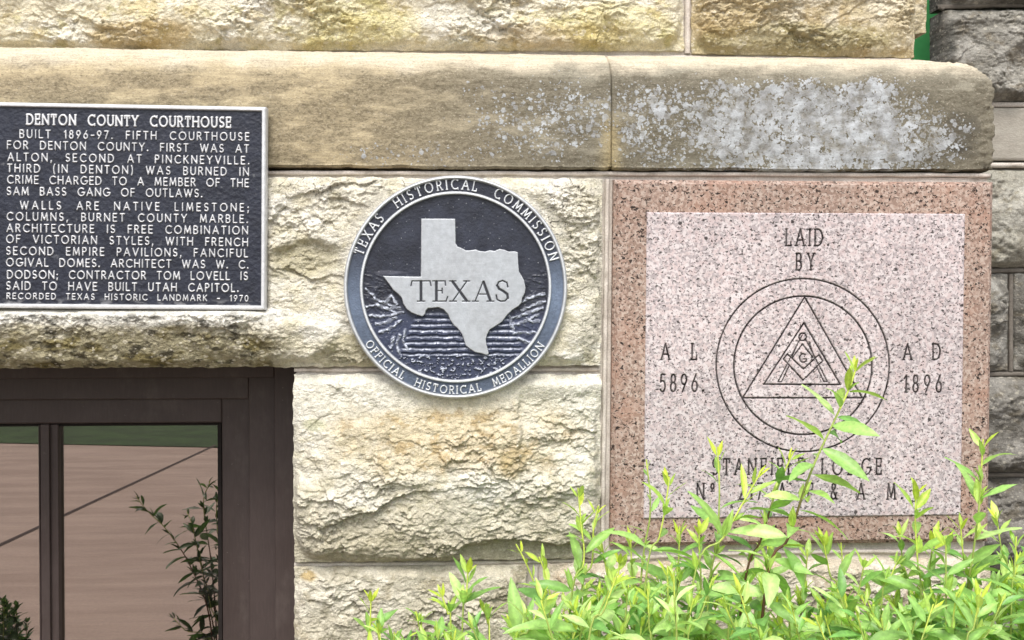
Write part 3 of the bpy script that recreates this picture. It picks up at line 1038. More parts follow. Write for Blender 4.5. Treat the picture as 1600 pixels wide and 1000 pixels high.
bead([B(-990, 74, Y_UP + .003), B(-330, 78, Y_UP + .003), B(400, 84, Y_UP + .003), B(1000, 90, Y_UP + .003), B(1422, 95, Y_UP + .003)], 0.005, seed=1)
bead([B(-990, 266, .010), B(-330, 268, .010), B(400, 270, .010), B(800, 271, .010), B(1546, 274, .010)], 0.0042, seed=2)
bead([B(949, 280, .010), B(946, 500, .010), B(941, 868, .010)], 0.0045, seed=3)
bead([B(460, 578, .010), B(700, 578, .010), B(937, 577, .010)], 0.0038, seed=4)
bead([B(460, 882, .010), B(700, 880, .010), B(938, 874, .010), B(1200, 863, .010), B(1543, 861, .010)], 0.0038, seed=5)
bead([B(837, 884, .010), B(836, 1200, .010)], 0.005, seed=6)
bead([B(1074, -255, Y_UP + .003), B(1074, 84, Y_UP + .003)], 0.006, seed=7)
# rough end face of the upper wall, turning back at the corner
def end_face():
    zs = np.linspace(1.95, z_top + 0.002, 150)
    ys = np.linspace(Y_UP - 0.004, Y_UP + 0.30, 90)
    Yv, Zv = np.meshgrid(ys, zs)
    h = np.maximum(0.018 + rock(Yv, Zv, 88) * 1.0, 0.0) * sst(Y_UP - .006, Y_UP + .05, Yv) * sst(z_top, z_top + .045, Zv) * sst(Y_UP + .3, Y_UP + .26, Yv)
    P = np.stack([xl_end - 0.010 + h, Yv, Zv], -1)
    c = np.broadcast_to(P_TAN[0], P.shape).copy()
    c = mix(c, P_TAN[2], sst(-.1, .3, fbm(Yv * 12, Zv * 12, 4, 3)))
    o = mesh_np('stone_block', P, grid_quads(*P.shape[:2], flip=True), M_LIME, wall, c)
    o['label'] = 'rough end face of the corner block'


end_face()
block([(1300, -260), (1451, -260), (1446, 52), (1300, 66)], 0.42, 91, P_TAN, .012, .6, .0025, back=.10, edge=.02, label='ragged stone behind the wall corner')

# ------------------------------------------------------------------ basement window (a part of the building)
win = empty('window', (at(200, 800, 0.1).x, 0.1, 0.3))
win.parent = wall
win.matrix_parent_inverse = Matrix.Translation(-Vector(wall.location))
win['label'] = 'dark brown basement window below the plaque'


def wx(px, Y):
    return at(px, 750, Y).x


def wz(py, Y):
    return at(250, py, Y).z


ZB = 0.28
XL = wx(-330, .1)


def frame_ring(pxo, pyo, pxi, pyi, Yf, Yb):
    """top rail and right stile between an outer and an inner corner; left stile and bottom rail out of the picture"""
    xo, zo, xi, zi = wx(pxo, Yf), wz(pyo, Yf), wx(pxi, Yf), wz(pyi, Yf)
    t = xo - xi
    return [(XL + t, xi, Yf, Yb, zi, zo), (xi, xo, Yf - .0006, Yb, ZB, zo), (XL, XL + t, Yf - .0006, Yb, ZB, zo), (XL + t, xi, Yf, Yb, ZB, ZB + t * .8)]


boxes('frame', frame_ring(474, 560, 429, 591, .2020, .3000) + frame_ring(440, 580, 389, 624, .2200, .3000), M_FRAME, win, bevel=0.0025)
boxes('sash', frame_ring(400, 612, 347, 661, .2360, .2900), M_FRAME, win, bevel=0.003)
boxes('sash_bead', [(wx(340.5, .2540), wx(346.5, .2540), .2520, .2800, ZB + .05, wz(661.5, .2540)), (wx(93, .2540), wx(340, .2540), .2525, .2800, wz(665, .2525), wz(661.5, .2525)), (wx(-300, .2540), wx(60, .2540), .2525, .2800, wz(665, .2525), wz(661.5, .2525))],
      mat_simple('dark_gasket', (0.012, 0.009, 0.008), (0.02, 0.016, 0.014), 9), win)
boxes('mullion', [(wx(63, .2390), wx(77, .2390), .2390, .2900, ZB + .03, wz(661.8, .2390)), (wx(60, .2480), wx(62.6, .2480), .2480, .2900, ZB + .03, wz(661.8, .2480)), (wx(77.4, .2480), wx(91, .2480), .2480, .2900, ZB + .03, wz(661.8, .2480))], M_FRAME, win, bevel=0.002)
boxes('pane', [(wx(90, YG), wx(343, YG), YG, YG + .005, ZB + .03, wz(658, YG))], M_GLASS, win)
boxes('pane', [(wx(-310, YG), wx(62, YG), YG, YG + .005, ZB + .03, wz(658, YG))], M_GLASS, win)
sl_ = []
V, Q = [], []
zz, k = wz(650, .3000), 0
while zz > ZB:
    b = len(V)
    xa_, xb_ = XL + .03, wx(385, .3000)
    for (yy, dz) in ((.2950, 0), (.3060, -.008), (.3160, -.021)):
        V += [(xa_, yy, zz + dz), (xb_, yy, zz + dz)]
    Q += [[b, b + 1, b + 3, b + 2], [b + 2, b + 3, b + 5, b + 4]]
    zz -= 0.0205
bl = mesh_np('blind', V, Q, M_BLIND, win, smooth=False)
md = bl.modifiers.new('thickness', 'SOLIDIFY')
md.thickness = 0.001
boxes('recess', [(XL, wx(474, .1), .40, .42, ZB - .05, wz(560, .1))], mat_simple('dark_room', (0.02, 0.018, 0.016), (0.03, 0.026, 0.024), 5), win)
boxes('sill', [(XL, xw, -.02, .30, ZB - .12, ZB)], mat_simple('sill_stone', (0.42, 0.37, 0.30), (0.50, 0.45, 0.37), 9, .9, .003), win, bevel=.006)
boxes('basement_stone', [(XL, xw - .001, .0, .30, 0.0, ZB - .121)], mat_simple('plain_base_stone', (0.40, 0.36, 0.29), (0.48, 0.44, 0.36), 9, .9, .004), wall)

# ------------------------------------------------------------------ cornerstone
YC = -0.009
tl, tr, br, bl_ = at(960, 281, YC), at(1554, 283, YC), at(1546, 851, YC), at(954, 851, YC)
cx0, cx1 = (tl.x + bl_.x) / 2, (tr.x + br.x) / 2
cz1, cz0 = (tl.z + tr.z) / 2, (bl_.z + br.z) / 2
stone = empty('cornerstone', ((cx0 + cx1) / 2, 0, cz0), 'square pink granite cornerstone engraved with a compass in a triangle and circles', 'cornerstone')
skew = ((tl.x - bl_.x) + (tr.x - br.x)) / 2           # the block stands very slightly out of plumb


def lean_x(z):
    return skew * ((z - cz0) / (cz1 - cz0) - 0.5)


ch = 0.008
V, Q = [], []
for (ins, y) in ((0, 0.28), (0, YC + ch), (ch, YC)):
    for (xx, zz) in ((cx0 + ins, cz0 + ins), (cx1 - ins, cz0 + ins), (cx1 - ins, cz1 - ins), (cx0 + ins, cz1 - ins)):
        V.append((xx + lean_x(zz), y, zz))
for k in range(2):
    for j in range(4):
        a, b = k * 4 + j, k * 4 + (j + 1) % 4
        Q.append([a, b, b + 4, a + 4])
Q += [[8, 9, 10, 11], [3, 2, 1, 0]]
o = mesh_np('border', V, Q, M_BORD, stone, smooth=False)

pa, pb, pc, pd = at(1010, 333, YC), at(1507, 333, YC), at(1500, 807, YC), at(1006, 807, YC)
px0, px1 = (pa.x + pd.x) / 2, (pb.x + pc.x) / 2
pz1, pz0 = (pa.z + pb.z) / 2, (pc.z + pd.z) / 2
RES = 0.00085
xs = np.linspace(px0, px1, int((px1 - px0) / RES))
zs = np.linspace(pz1, pz0, int((pz1 - pz0) / RES))
fd = Field(xs, zs)


def cp(px, py):
    """panel coordinates of a photograph point"""
    p = at(px, py, YC)
    return (p.x - lean_x(p.z), p.z)


def engrave(text, pxa, pxb, pyb, cap_px, wsc, r, serif=0.10, space=0.5):
    a, b = cp(pxa, pyb), cp(pxb, pyb)
    cap = cap_px / 850.0
    for c, x in layout(text, a[0], b[0], wsc, cap, space):
        fd.glyph(c, x, a[1], cap, wsc, r, serif)


SW = 0.00145
engrave('LAID.', 1228, 1294, 384, 26, 0.60, SW)
engrave('BY', 1244, 1271, 422, 26, 0.52, SW)
engrave('A L', 1033, 1088, 562, 25, 0.62, SW)
engrave('5896.', 1031, 1099, 612, 27, 0.58, SW)
engrave('A D', 1411, 1468, 562, 25, 0.62, SW)
engrave('1896', 1412, 1470, 613, 27, 0.58, SW)
engrave('STANFIELD', 1113, 1258, 742, 25, 0.60, SW)
engrave('LODGE', 1284, 1376, 742, 25, 0.60, SW)
engrave('No', 1089, 1115, 780, 25, 0.55, SW)
engrave('217', 1155, 1190, 780, 25, 0.55, SW)
engrave('A', 1216, 1230, 780, 25, 0.55, SW)
engrave('F', 1262, 1273, 780, 25, 0.60, SW)
engrave('&', 1298, 1314, 780, 25, 0.55, SW)
engrave('A', 1339, 1354, 780, 25, 0.55, SW)
engrave('M.', 1386, 1409, 780, 25, 0.55, SW)
LW = 0.00135
z7 = lambda X, Y: (1100 + X / 3.332, 420 + Y / 3.332)          # zoomed picture -> photograph


def ring(cx, cy, rx, ry, r):
    fd.line([cp(*z7(cx + rx * math.cos(t), cy + ry * math.sin(t))) for t in np.linspace(0, 2 * math.pi, 90)], r)


def lines(r, *pts):
    fd.line([cp(*z7(*p)) for p in pts], r)


ring(512, 502, 450, 450, LW)
ring(513, 503, 359, 360, LW * 1.1)
lines(LW, (522, 148), (200, 672), (822, 672), (522, 148))
lines(LW, (518, 282), (310, 601), (708, 603), (518, 282))
ring(512, 355, 19, 19, LW * .9)
lines(LW * .7, (495, 372), (384, 588), (402, 588), (438, 512))
lines(LW * .7, (530, 372), (640, 588), (622, 588), (586, 512))
lines(LW * .7, (510, 345), (490, 380), (456, 462))
lines(LW * .7, (545, 380), (572, 462))
lines(LW * .9, (432, 444), (412, 470), (514, 580), (616, 480), (596, 448), (516, 522), (432, 444))
lines(LW * .8, (460, 462), (510, 392), (566, 462))
fd.line([cp(*z7(514 + 18 * math.cos(R(a)), 465 - 22 * math.sin(R(a)))) for a in range(50, 320, 20)], LW * .9)
lines(LW * .8, (514, 470), (532, 470), (530, 484))

X, Z = np.meshgrid(xs, zs)
cut = sst(0.0009, -0.0007, fd.d + 0.0004 * noise(X * 400, Z * 400, 3))
y = YC - 0.0032 + 0.0024 * cut + 0.00025 * fbm(X * 300, Z * 300, 3, 5)
# faint uneven hand-tooled edge of the panel
e = np.minimum(np.minimum(X - px0, px1 - X), np.minimum(Z - pz0, pz1 - Z))
y = y + 0.0014 * sst(.002, 0, e + .001 * noise(X * 90, Z * 90, 8))
ink = np.clip(cut * (0.93 + 0.2 * fbm(X * 60, Z * 60, 3, 9)), 0, 1)
sheet('engraved_panel', np.stack([X + lean_x(Z), y, Z], -1), -0.004, M_PANEL, stone, None, {'ink': ink}, back_cap=False)

# ------------------------------------------------------------------ plaque
YP = -0.043
pl_r = R(-0.45)                                  # hangs a little out of level
PC = at(199, 323, YP)
plaque = empty('historical_plaque', tuple(at(199, 484, YP)), 'dark blue rectangular metal plaque with raised white text and silver border', 'plaque')
PU = 434.0 / (at(416, 323, YP).x - at(-18, 323, YP).x)                         # photograph pixels per metre at the plaque
PV = 320.0 / (at(199, 164, YP).z - at(199, 484, YP).z)
pw, ph = 435 / PU, 320 / PV
RES = 0.0008
us = np.linspace(-pw / 2, pw / 2, int(pw / RES))
vs = np.linspace(ph / 2, -ph / 2, int(ph / RES))
fd = Field(us, vs)


def pp(px, py):
    """plaque coordinates of a photograph point"""
    p = at(px, py, YP) - PC
    c, s = math.cos(-pl_r), math.sin(-pl_r)
    return (c * p.x - s * p.z, s * p.x + c * p.z)


def zp(X, Y):
    return (X / 2.858, 150 + Y / 2.858)


LINES = [('DENTON COUNTY COURTHOUSE', 118, 1028, 103, 117, 44, 0.00165, .10, .76),
         ('BUILT 1896-97. FIFTH COURTHOUSE', 86, 1110, 168, 181, 34, 0.00108, 0, .88),
         ('FOR DENTON COUNTY. FIRST WAS AT', 30, 1108, 217, 235, 34, 0.00108, 0, .88),
         ('ALTON, SECOND AT PINCKNEYVILLE.', 32, 1110, 271, 287, 34, 0.00108, 0, .88),
         ('THIRD (IN DENTON) WAS BURNED IN', 30, 1108, 321, 338, 34, 0.00108, 0, .88),
         ('CRIME CHARGED TO A MEMBER OF THE', 30, 1108, 372, 388, 34, 0.00108, 0, .88),
         ('SAM BASS GANG OF OUTLAWS.', 28, 900, 424, 434, 34, 0.00108, 0, .88),
         ('WALLS ARE NATIVE LIMESTONE;', 88, 1108, 487, 498, 34, 0.00108, 0, .88),
         ('COLUMNS, BURNET COUNTY MARBLE.', 28, 1104, 537, 549, 34, 0.00108, 0, .88),
         ('ARCHITECTURE IS FREE COMBINATION', 28, 1104, 589, 600, 34, 0.00108, 0, .88),
         ('OF VICTORIAN STYLES, WITH FRENCH', 26, 1104, 638, 653, 34, 0.00108, 0, .88),
         ('SECOND EMPIRE PAVILIONS, FANCIFUL', 26, 1104, 691, 702, 34, 0.00108, 0, .88),
         ('OGIVAL DOMES. ARCHITECT WAS W. C.', 26, 1106, 742, 753, 34, 0.00108, 0, .88),
         ('DODSON; CONTRACTOR TOM LOVELL IS', 30, 1104, 797, 804, 34, 0.00108, 0, .88),
         ('SAID TO HAVE BUILT UTAH CAPITOL.', 26, 1062, 847, 857, 34, 0.00108, 0, .88),
         ('RECORDED TEXAS HISTORIC LANDMARK - 1970', 28, 1106, 893, 904, 25, 0.00088, 0, .95)]
for t, xa, xb, ya, yb, cp_, r, sf, ws in LINES:
    a, b = pp(*zp(xa, ya + cp_ / 2)), pp(*zp(xb, yb + cp_ / 2))
    cap = cp_ / 2.858 / PV
    rot = math.atan2(b[1] - a[1], b[0] - a[0])
    for c, x in layout(t, a[0], b[0], ws, cap, .42):
        f = (x - a[0]) / (b[0] - a[0])
        fd.glyph(c, x, a[1] + (b[1] - a[1]) * f, cap, ws, r, sf, rot)

U, W_ = np.meshgrid(us, vs)
let = sst(0.0007, -0.0008, fd.d)
bd = 0.0072                                       # silver border
e = np.minimum(pw / 2 - np.abs(U), ph / 2 - np.abs(W_))
rim = sst(bd + .0012, bd - .0006, e)
tex = fbm(U * 150, W_ * 150, 4, 4) + .6 * ridged(U * 60, W_ * 60, 3, 6)
h = 0.0045 * rim + 0.0024 * let * (1 - rim) + (1 - rim) * (1 - let) * 0.0007 * tex - 0.003 * sst(.0025, 0, e)
met, navy = np.array([.60, .605, .62]), lin((23, 26, 38))
wear = 0.5 * sst(.28, .5, fbm(U * 60, W_ * 60, 5, 31, .65)) * sst(-.1, .3, fbm(U * 10, W_ * 10, 3, 30))
navc = mix(np.broadcast_to(navy, U.shape + (3,)), lin((38, 42, 56)), np.clip(.5 + .9 * fbm(U * 22, W_ * 22, 5, 33, .6), 0, 1))
navc = mix(navc, met * .55, 0.5 * wear)
navc = mix(navc, met * .7, .30 * sst(-ph / 2 + .022, -ph / 2 + .008, W_) * sst(.0, .3, fbm(U * 40, W_ * 90, 4, 35)))
m = np.maximum(rim, sst(.25, .75, let))
colp = mix(navc, met, m)


def plaque_part(name, sel_rows, sel_cols, y_back):
    u, w = U[sel_rows, sel_cols], W_[sel_rows, sel_cols]
    c, s = math.cos(pl_r), math.sin(pl_r)
    P = np.stack([PC.x + c * u - s * w, YP - h[sel_rows, sel_cols] + .0045, PC.z + s * u + c * w], -1)
    return P, colp[sel_rows, sel_cols], m[sel_rows, sel_cols]


k = int(bd / RES) + 3
i = slice(k, -k)
P, c, mm = plaque_part('panel', i, i, 0)
mesh_np('lettered_panel', P, grid_quads(*P.shape[:2], flip=True), M_CAST, plaque, c, {'metal': mm})
full = slice(None)
P, c, mm = plaque_part('frame', full, full, 0)
Pq = np.pad(P, ((1, 1), (1, 1), (0, 0)), mode='edge').copy()
msk = np.ones(Pq.shape[:2], bool)
msk[1:-1, 1:-1] = False
Pq[..., 1] = np.where(msk, -0.018, Pq[..., 1])
idx = np.arange(Pq.shape[0] * Pq.shape[1]).reshape(Pq.shape[:2])
q = grid_quads(*Pq.shape[:2], flip=True)
nu = Pq.shape[1]
row, colm = q[:, 0] // nu, q[:, 0] % nu
row, colm = (q // nu).min(1), (q % nu).min(1)
keep = (row < k + 1) | (row >= Pq.shape[0] - k - 2) | (colm < k + 1) | (colm >= nu - k - 2)
q = q[keep]
used, inv = np.unique(q, return_inverse=True)
mesh_np('border', Pq.reshape(-1, 3)[used], inv.reshape(-1, 4), M_CAST, plaque, np.pad(c, ((1, 1), (1, 1), (0, 0)), mode='edge').reshape(-1, 3)[used], {'metal': np.pad(mm, 1, mode='edge').ravel()[used]})

# ------------------------------------------------------------------ medallion
YD = -0.040
MC = at(712.7, 448.8, YD)
MU = 348.0 / (at(887, 449, YD).x - at(539, 449, YD).x)
medal = empty('texas_medallion', (MC.x, YD, MC.z - 174 / MU), 'round silver and navy medallion with a raised Texas outline and rim lettering', 'medallion')
S = 1 / (2.632 * MU)                                # one pixel of the enlarged photograph, in metres
RO = 459 * S
nr, na = 330, 1300
rr = np.concatenate([np.linspace(0.002, RO, nr), [RO + .0008, RO + .001, RO + .001]])
th = np.arange(na) * 2 * math.pi / na
TH, RR = np.meshgrid(th, rr)
MX, MZ = RR * np.sin(TH), RR * np.cos(TH)
rz = RR / S                                         # radius in enlarged pixels
dist = np.full(MX.shape, 1.0)


def polar_glyph(ch, ang, rad, cap, wsc, r, inward=False, serif=.11):
    """glyph centred at the angle (degrees clockwise from the top); inward=True reads along the lower rim"""
    w = G[ch][0] * wsc * cap
    a = R(ang)
    ux, uz = math.cos(a), -math.sin(a)
    nx, nz_ = math.sin(a), math.cos(a)
    if inward:
        ux, uz, nx, nz_ = -ux, -uz, -nx, -nz_
    cx, cz = rad * math.sin(a), rad * math.cos(a)
    sel = np.nonzero(((MX - cx) ** 2 + (MZ - cz) ** 2) < (cap * .95 + .004) ** 2)
    sx, sz = MX[sel], MZ[sel]
    d = dist[sel]
    st = G[ch][1]
    for kk, lst in enumerate((st, serifs(ch, st, serif))):
        for p in lst:
            pts = [(cx + ux * (u * wsc * cap - w / 2) + nx * (v - .5) * cap, cz + uz * (u * wsc * cap - w / 2) + nz_ * (v - .5) * cap) for u, v in p]
            for a_, b_ in zip(pts[:-1], pts[1:]):
                d = np.minimum(d, segdist(sx, sz, a_, b_) - r * (.8 if kk else 1))
    dist[sel] = d


def rim_text(t, a0, a1, rad, cap, wsc, r, inward=False):
    L = R(a1 - a0) * rad
    for c, x in layout(t, 0, abs(L), wsc, cap, .5):
        g = (x + G[c][0] * wsc * cap / 2) / rad
        polar_glyph(c, a0 + math.copysign(math.degrees(g), L), rad, cap, wsc, r, inward)


rim_text('TEXAS HISTORICAL COMMISSION', -71, 74, 424 * S, 40 * S, .78, .00118)
rim_text('OFFICIAL HISTORICAL MEDALLION', 180 + 58, 180 - 56, 424 * S, 31 * S, .86, .00108, True)
let = sst(.0007, -.0007, dist)
lip = sst(442, 450, rz) - .55 * sst(452, 460, rz)
inn = sst(379, 385, rz) * sst(397, 391, rz)
band = sst(388, 396, rz) * sst(448, 440, rz)
field = sst(385, 378, rz)
vx, vz = MX / S, -MZ / S                             # enlarged pixels, right and down from the centre
# relief of the lower half: courses of masonry, brush in front, hills at the sides
X, Y = vx + 481, vz + 497
zone = sst(595, 612, Y) * sst(792, 770, Y) * sst(0, 14, X - (305 - (Y - 620) * .42)) * sst(0, 14, (700 + (Y - 620) * .5) - X)
cy = (Y - 600 + 6.0 * fbm(X / 46, Y / 46, 3, 4)) / 24.5
row = np.floor(cy)
fy = np.abs(cy - row - .5) * 2
brk = np.abs(np.mod(X / 46 + _h(row, row * 0, 3) * 9, 1) - .5) * 2
course = (sst(1.0, .3, fy) * (0.75 + .25 * sst(.0, .12, brk)) * (.55 + .55 * np.clip(.5 + fbm(X / 36, Y / 22, 4, 6), 0, 1)))
rub = sst(765, 785, Y) * sst(.05, .5, ridged(X / 34, Y / 22, 3, 12) - .25)
hl = sst(470, 520, Y + .35 * np.abs(X - 481) - 60 + 20 * fbm(X / 50, X * 0, 3, 7)) * np.maximum(sst(250, 205, X), sst(690, 730, X)) * sst(760, 690, Y)
hill = hl * .85 * sst(.35, .8, ridged((X + 1.2 * Y) / 95, (Y - .35 * X) / 34, 2, 21)) * sst(-.25, .25, fbm(X / 40, Y / 40, 3, 22))
hill2 = hl * .8 * sst(.5, .9, ridged((X - .6 * Y) / 60, (Y + .3 * X) / 30, 2, 25)) * sst(-.1, .35, fbm(X / 30, Y / 30, 3, 26))
stones = sst(560, 620, Y) * sst(760, 700, Y) * sst(300, 200, X) * sst(140, 190, X) * sst(.1, .5, ridged(X / 26, Y / 30, 3, 28) - .2)
wide = course
course_highlight = sst(.04, .18, cy - row) * sst(.42, .24, cy - row) * (.35 + .65 * sst(.02, .16, brk)) * (.35 + .65 * sst(-.25, .2, fbm(X / 34, Y / 40, 3, 44)))  # highlight along the upper edge of each course, put into the colour
rub = rub * sst(-.12, .22, fbm(X / 18, Y / 18, 3, 45))
strokes = np.zeros(X.shape)
for st_ in ([(112, 505), (140, 530), (158, 552), (200, 566), (252, 588)], [(112, 578), (160, 570), (200, 584), (232, 606), (262, 602)], [(128, 612), (170, 618), (214, 612), (250, 604)], [(150, 650), (196, 640), (236, 622)],
            [(168, 682), (216, 664), (250, 634)], [(196, 556), (214, 530), (238, 566), (214, 588)], [(250, 690), (236, 730), (248, 768)], [(272, 672), (262, 716), (280, 752)], [(226, 700), (212, 744)],
            [(742, 560), (786, 540), (846, 524)], [(752, 592), (800, 572), (848, 556)], [(716, 626), (772, 606), (838, 582)], [(706, 656), (760, 640), (820, 610)], [(722, 686), (770, 684), (812, 688)],
            [(700, 612), (712, 652), (720, 690)], [(770, 626), (800, 640), (822, 636)], [(738, 706), (780, 730), (800, 720)]):
    dd = np.full(X.shape, 99.0)
    xx, yy = X + 7 * fbm(X / 22, Y / 22, 2, 51), Y + 7 * fbm(X / 22, Y / 22, 2, 52)
    for a_, b_ in zip(st_[:-1], st_[1:]):
        dd = np.minimum(dd, segdist(xx, yy, a_, b_))
    strokes = np.maximum(strokes, sst(8.5, 2.5, dd))
strokes = strokes * field * (.35 + .65 * sst(-.2, .2, fbm(X / 24, Y / 24, 3, 53)))  # hill lines, raised and also coloured as highlights
hill, hill2, stones = hill * .35, hill2 * .3, stones * .3
rel = np.clip(np.maximum.reduce([zone * course * .9, rub, hill, hill2, stones * .8, strokes]), 0, 1) * field
hm = (0.006 * lip + 0.0050 * inn + band * (0.0005 * fbm(MX * 350, MZ * 350, 3, 3) + 0.0026 * let) + field * (-0.0015 - 0.0012 * (1 - (rz / 385) ** 2) + .0005 * rel)
      + 0.0034 * rel + field * .0003 * fbm(MX * 200, MZ * 200, 3, 5))
hm[-3:] = np.array([0.0008, -0.004, -0.020])[:, None]
base = np.broadcast_to(lin((27, 30, 42)), MX.shape + (3,)).copy()
base = mix(base, lin((48, 52, 66)), np.clip(.35 + fbm(MX * 25, MZ * 25, 4, 9, .6), 0, 1))
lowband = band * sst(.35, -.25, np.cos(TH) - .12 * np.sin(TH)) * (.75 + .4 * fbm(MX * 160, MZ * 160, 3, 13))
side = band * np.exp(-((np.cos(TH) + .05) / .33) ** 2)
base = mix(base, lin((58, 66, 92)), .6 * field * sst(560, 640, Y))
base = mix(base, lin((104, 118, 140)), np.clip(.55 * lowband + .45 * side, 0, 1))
base = mix(base, lin((120, 120, 132)), .25 * field * patch(X, Y, 210, 436, 60, 8, 6))  # thin highlight by the western tip of the map, painted in
mt = np.array([.60, .62, .645])
mtr = np.array([.44, .47, .55])
spk = sst(.74, .80, noise(MX * 300, MZ * 300, 17)) * field * .5
metal_hi = np.clip(np.maximum.reduce([lip * 1.2, inn, band * sst(.25, .75, let), .85 * zone * course_highlight * field, .9 * strokes, .9 * (1 - zone) * sst(.45, .8, rel + .25 * fbm(X / 16, Y / 10, 3, 40)), spk]), 0, 1)  # bare metal plus the painted highlights of the relief
metal_hi[-3:] = 0.6
relief = np.clip(field - np.clip(spk * 2, 0, 1), 0, 1)
colm_ = mix(base, mt + (mtr - mt) * relief[..., None], metal_hi)
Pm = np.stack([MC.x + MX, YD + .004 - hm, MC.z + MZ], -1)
ri = int(np.searchsorted(rr, 378 * S))


def polar_part(name, a, b, capc=False):
    P = Pm[a:b]
    V, q = P.reshape(-1, 3), grid_quads(P.shape[0], na, wrap=True)
    return mesh_np(name, V, q, M_CAST, medal, colm_[a:b].reshape(-1, 3), {'metal': metal_hi[a:b]})


polar_part('relief_disc', 0, ri + 1)
polar_part('lettered_rim', ri, len(rr))

TX = [(338, 215), (478, 215), (480, 318), (488, 330), (503, 335), (520, 345), (540, 345), (560, 341), (580, 348), (600, 350), (620, 344), (640, 347), (660, 339), (680, 342), (700, 350), (720, 348), (736, 352), (738, 400), (741, 432), (752, 450), (762, 468), (768, 500),
      (766, 520), (754, 542), (752, 560), (738, 576), (712, 592), (692, 612), (670, 640), (640, 660), (620, 672), (608, 695), (604, 715), (608, 740), (616, 772), (608, 778), (585, 770), (560, 766), (540, 754), (520, 738), (512, 712), (504, 690), (488, 668), (468, 650), (455, 630), (448, 610), (430, 590), (408, 580), (385, 583), (365, 584), (357, 594),
      (354, 608), (342, 618), (320, 611), (298, 602), (278, 588), (264, 566), (258, 542), (244, 526), (222, 508), (204, 482), (180, 451), (336, 454)]
TXw = [((x - 481) * S, -(y - 497) * S) for x, y in TX]
r_ = 0.0007
gx = np.arange(-305 * S, 292 * S, r_)
gz = np.arange(288 * S, -287 * S, -r_)
fd = Field(gx, gz)
GX, GZ = np.meshgrid(gx, gz)
sdf = poly_sdf(GX, GZ, TXw) + .00035 * fbm(GX * 180, GZ * 180, 3, 2)


def tl_(w, *pts):
    fd.line([((x - 481) * S, -(y - 497) * S) for x, y in pts], w * S)


TK, TN = 5.2, 2.0
tl_(TN, (296, 492), (300, 472), (374, 472), (378, 492)); tl_(TK, (337, 474), (337, 552)); tl_(TN, (322, 555), (352, 555))
tl_(TK, (400, 474), (400, 552)); tl_(TN, (386, 472), (436, 472), (438, 490)); tl_(TN, (386, 555), (440, 555), (446, 536)); tl_(TN, (400, 512), (424, 512)); tl_(TN, (424, 502), (424, 522))
tl_(TK, (466, 474), (524, 553)); tl_(TN, (524, 474), (468, 553)); tl_(TN, (454, 472), (480, 472)); tl_(TN, (512, 472), (536, 472)); tl_(TN, (454, 555), (482, 555)); tl_(TN, (508, 555), (538, 555))
tl_(TN, (592, 474), (560, 553)); tl_(TK, (594, 476), (622, 553)); tl_(TN, (572, 526), (612, 526)); tl_(TN, (548, 555), (572, 555)); tl_(TN, (608, 555), (636, 555))
S_ = [(694, 496), (690, 478), (672, 470), (656, 476), (650, 490), (658, 504), (676, 514), (692, 526), (694, 542), (682, 554), (664, 555), (650, 548), (646, 530)]
tl_(2.6, *S_); tl_(4.6, *S_[4:9])
cut = sst(.0007, -.0006, fd.d)
top = sst(.0006, -.0010, sdf)
y = YD + .004 - (-.003 + .0098 * top - .0022 * cut * top + .00006 * fbm(GX * 30, GZ * 300, 3, 8))
mt_ = np.broadcast_to(np.array([.40, .425, .46]), GX.shape + (3,)).copy()
mt_ = mix(mt_, np.array([.36, .375, .40]), np.clip(.5 + fbm(GX * 25, GZ * 8, 4, 15), 0, 1))
mt_ = mix(mt_, np.array([.62, .63, .65]), .6 * sst(.0000, -.0008, sdf) * sst(-.0022, -.0008, sdf))
mt_ = mix(mt_, np.array([.03, .032, .04]), cut)
mt_ = mix(mt_, np.array([.07, .075, .09]), sst(-.0003, .0007, sdf))
P = np.stack([MC.x + GX, y, MC.z + GZ], -1).reshape(-1, 3)
q = grid_quads(*GX.shape, flip=True)
keep = (sdf.ravel()[q] < .0016).any(1)
q = q[keep]
used, inv = np.unique(q, return_inverse=True)
mesh_np('state_map', P[used], inv.reshape(-1, 4), M_CAST, medal, mt_.reshape(-1, 3)[used], {'metal': np.full(len(used), .55)})

# ------------------------------------------------------------------ the darker wall set back beyond the corner
YS = 0.62
side = empty('stone_wall', (at(1700, 500, YS).x, YS, 0), 'dark grey rough stone wall set back beyond the cornerstone', 'wall', kind='thing')


def sblock(q, seed, pal, bulge=.05, rough=1.2, label=None, res=.004):
    block(q, YS, seed, pal, bulge, rough, res, mat=M_GREY, parent=side, edge=.04, label=label, back=.10)


def shade_edge(col, px, py, x, z, s):  # shade of the left side face put into the stone colour
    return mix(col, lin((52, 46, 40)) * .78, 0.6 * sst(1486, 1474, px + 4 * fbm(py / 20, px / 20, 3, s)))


block([(1472, -330), (2100, -330), (2100, 2), (1472, 10)], YS, 101, P_DRK, .05, 1.2, .003, mat=M_GREY, parent=side, edge=.03, paint=shade_edge, back=.07)
block([(1472, 17), (2100, 10), (2100, 157), (1472, 160)], YS, 108, P_GR2, .06, 1.3, .0025, mat=M_GREY, parent=side, edge=.03, paint=shade_edge, back=.07, label='large grey block above the smooth band')
xs0, xs1 = at(1472, 200, YS).x, at(2100, 200, YS).x
boxes('smooth_band', [(xs0 + .01, xs1, YS - .015, YS + .065, at(1600, 252, YS).z, at(1600, 170, YS).z)], mat_simple('dressed_band', (0.30, 0.275, 0.235), (0.36, 0.335, 0.29), 12, .9, .003, (1, 1, 3)), side, bevel=.006)
sblock([(1440, 266), (1640, 266), (1640, 417), (1440, 419)], 115, P_GR3, label='paler block just right of the cornerstone corner')
sblock([(1648, 266), (2100, 266), (2100, 417), (1648, 417)], 117, P_DRK)
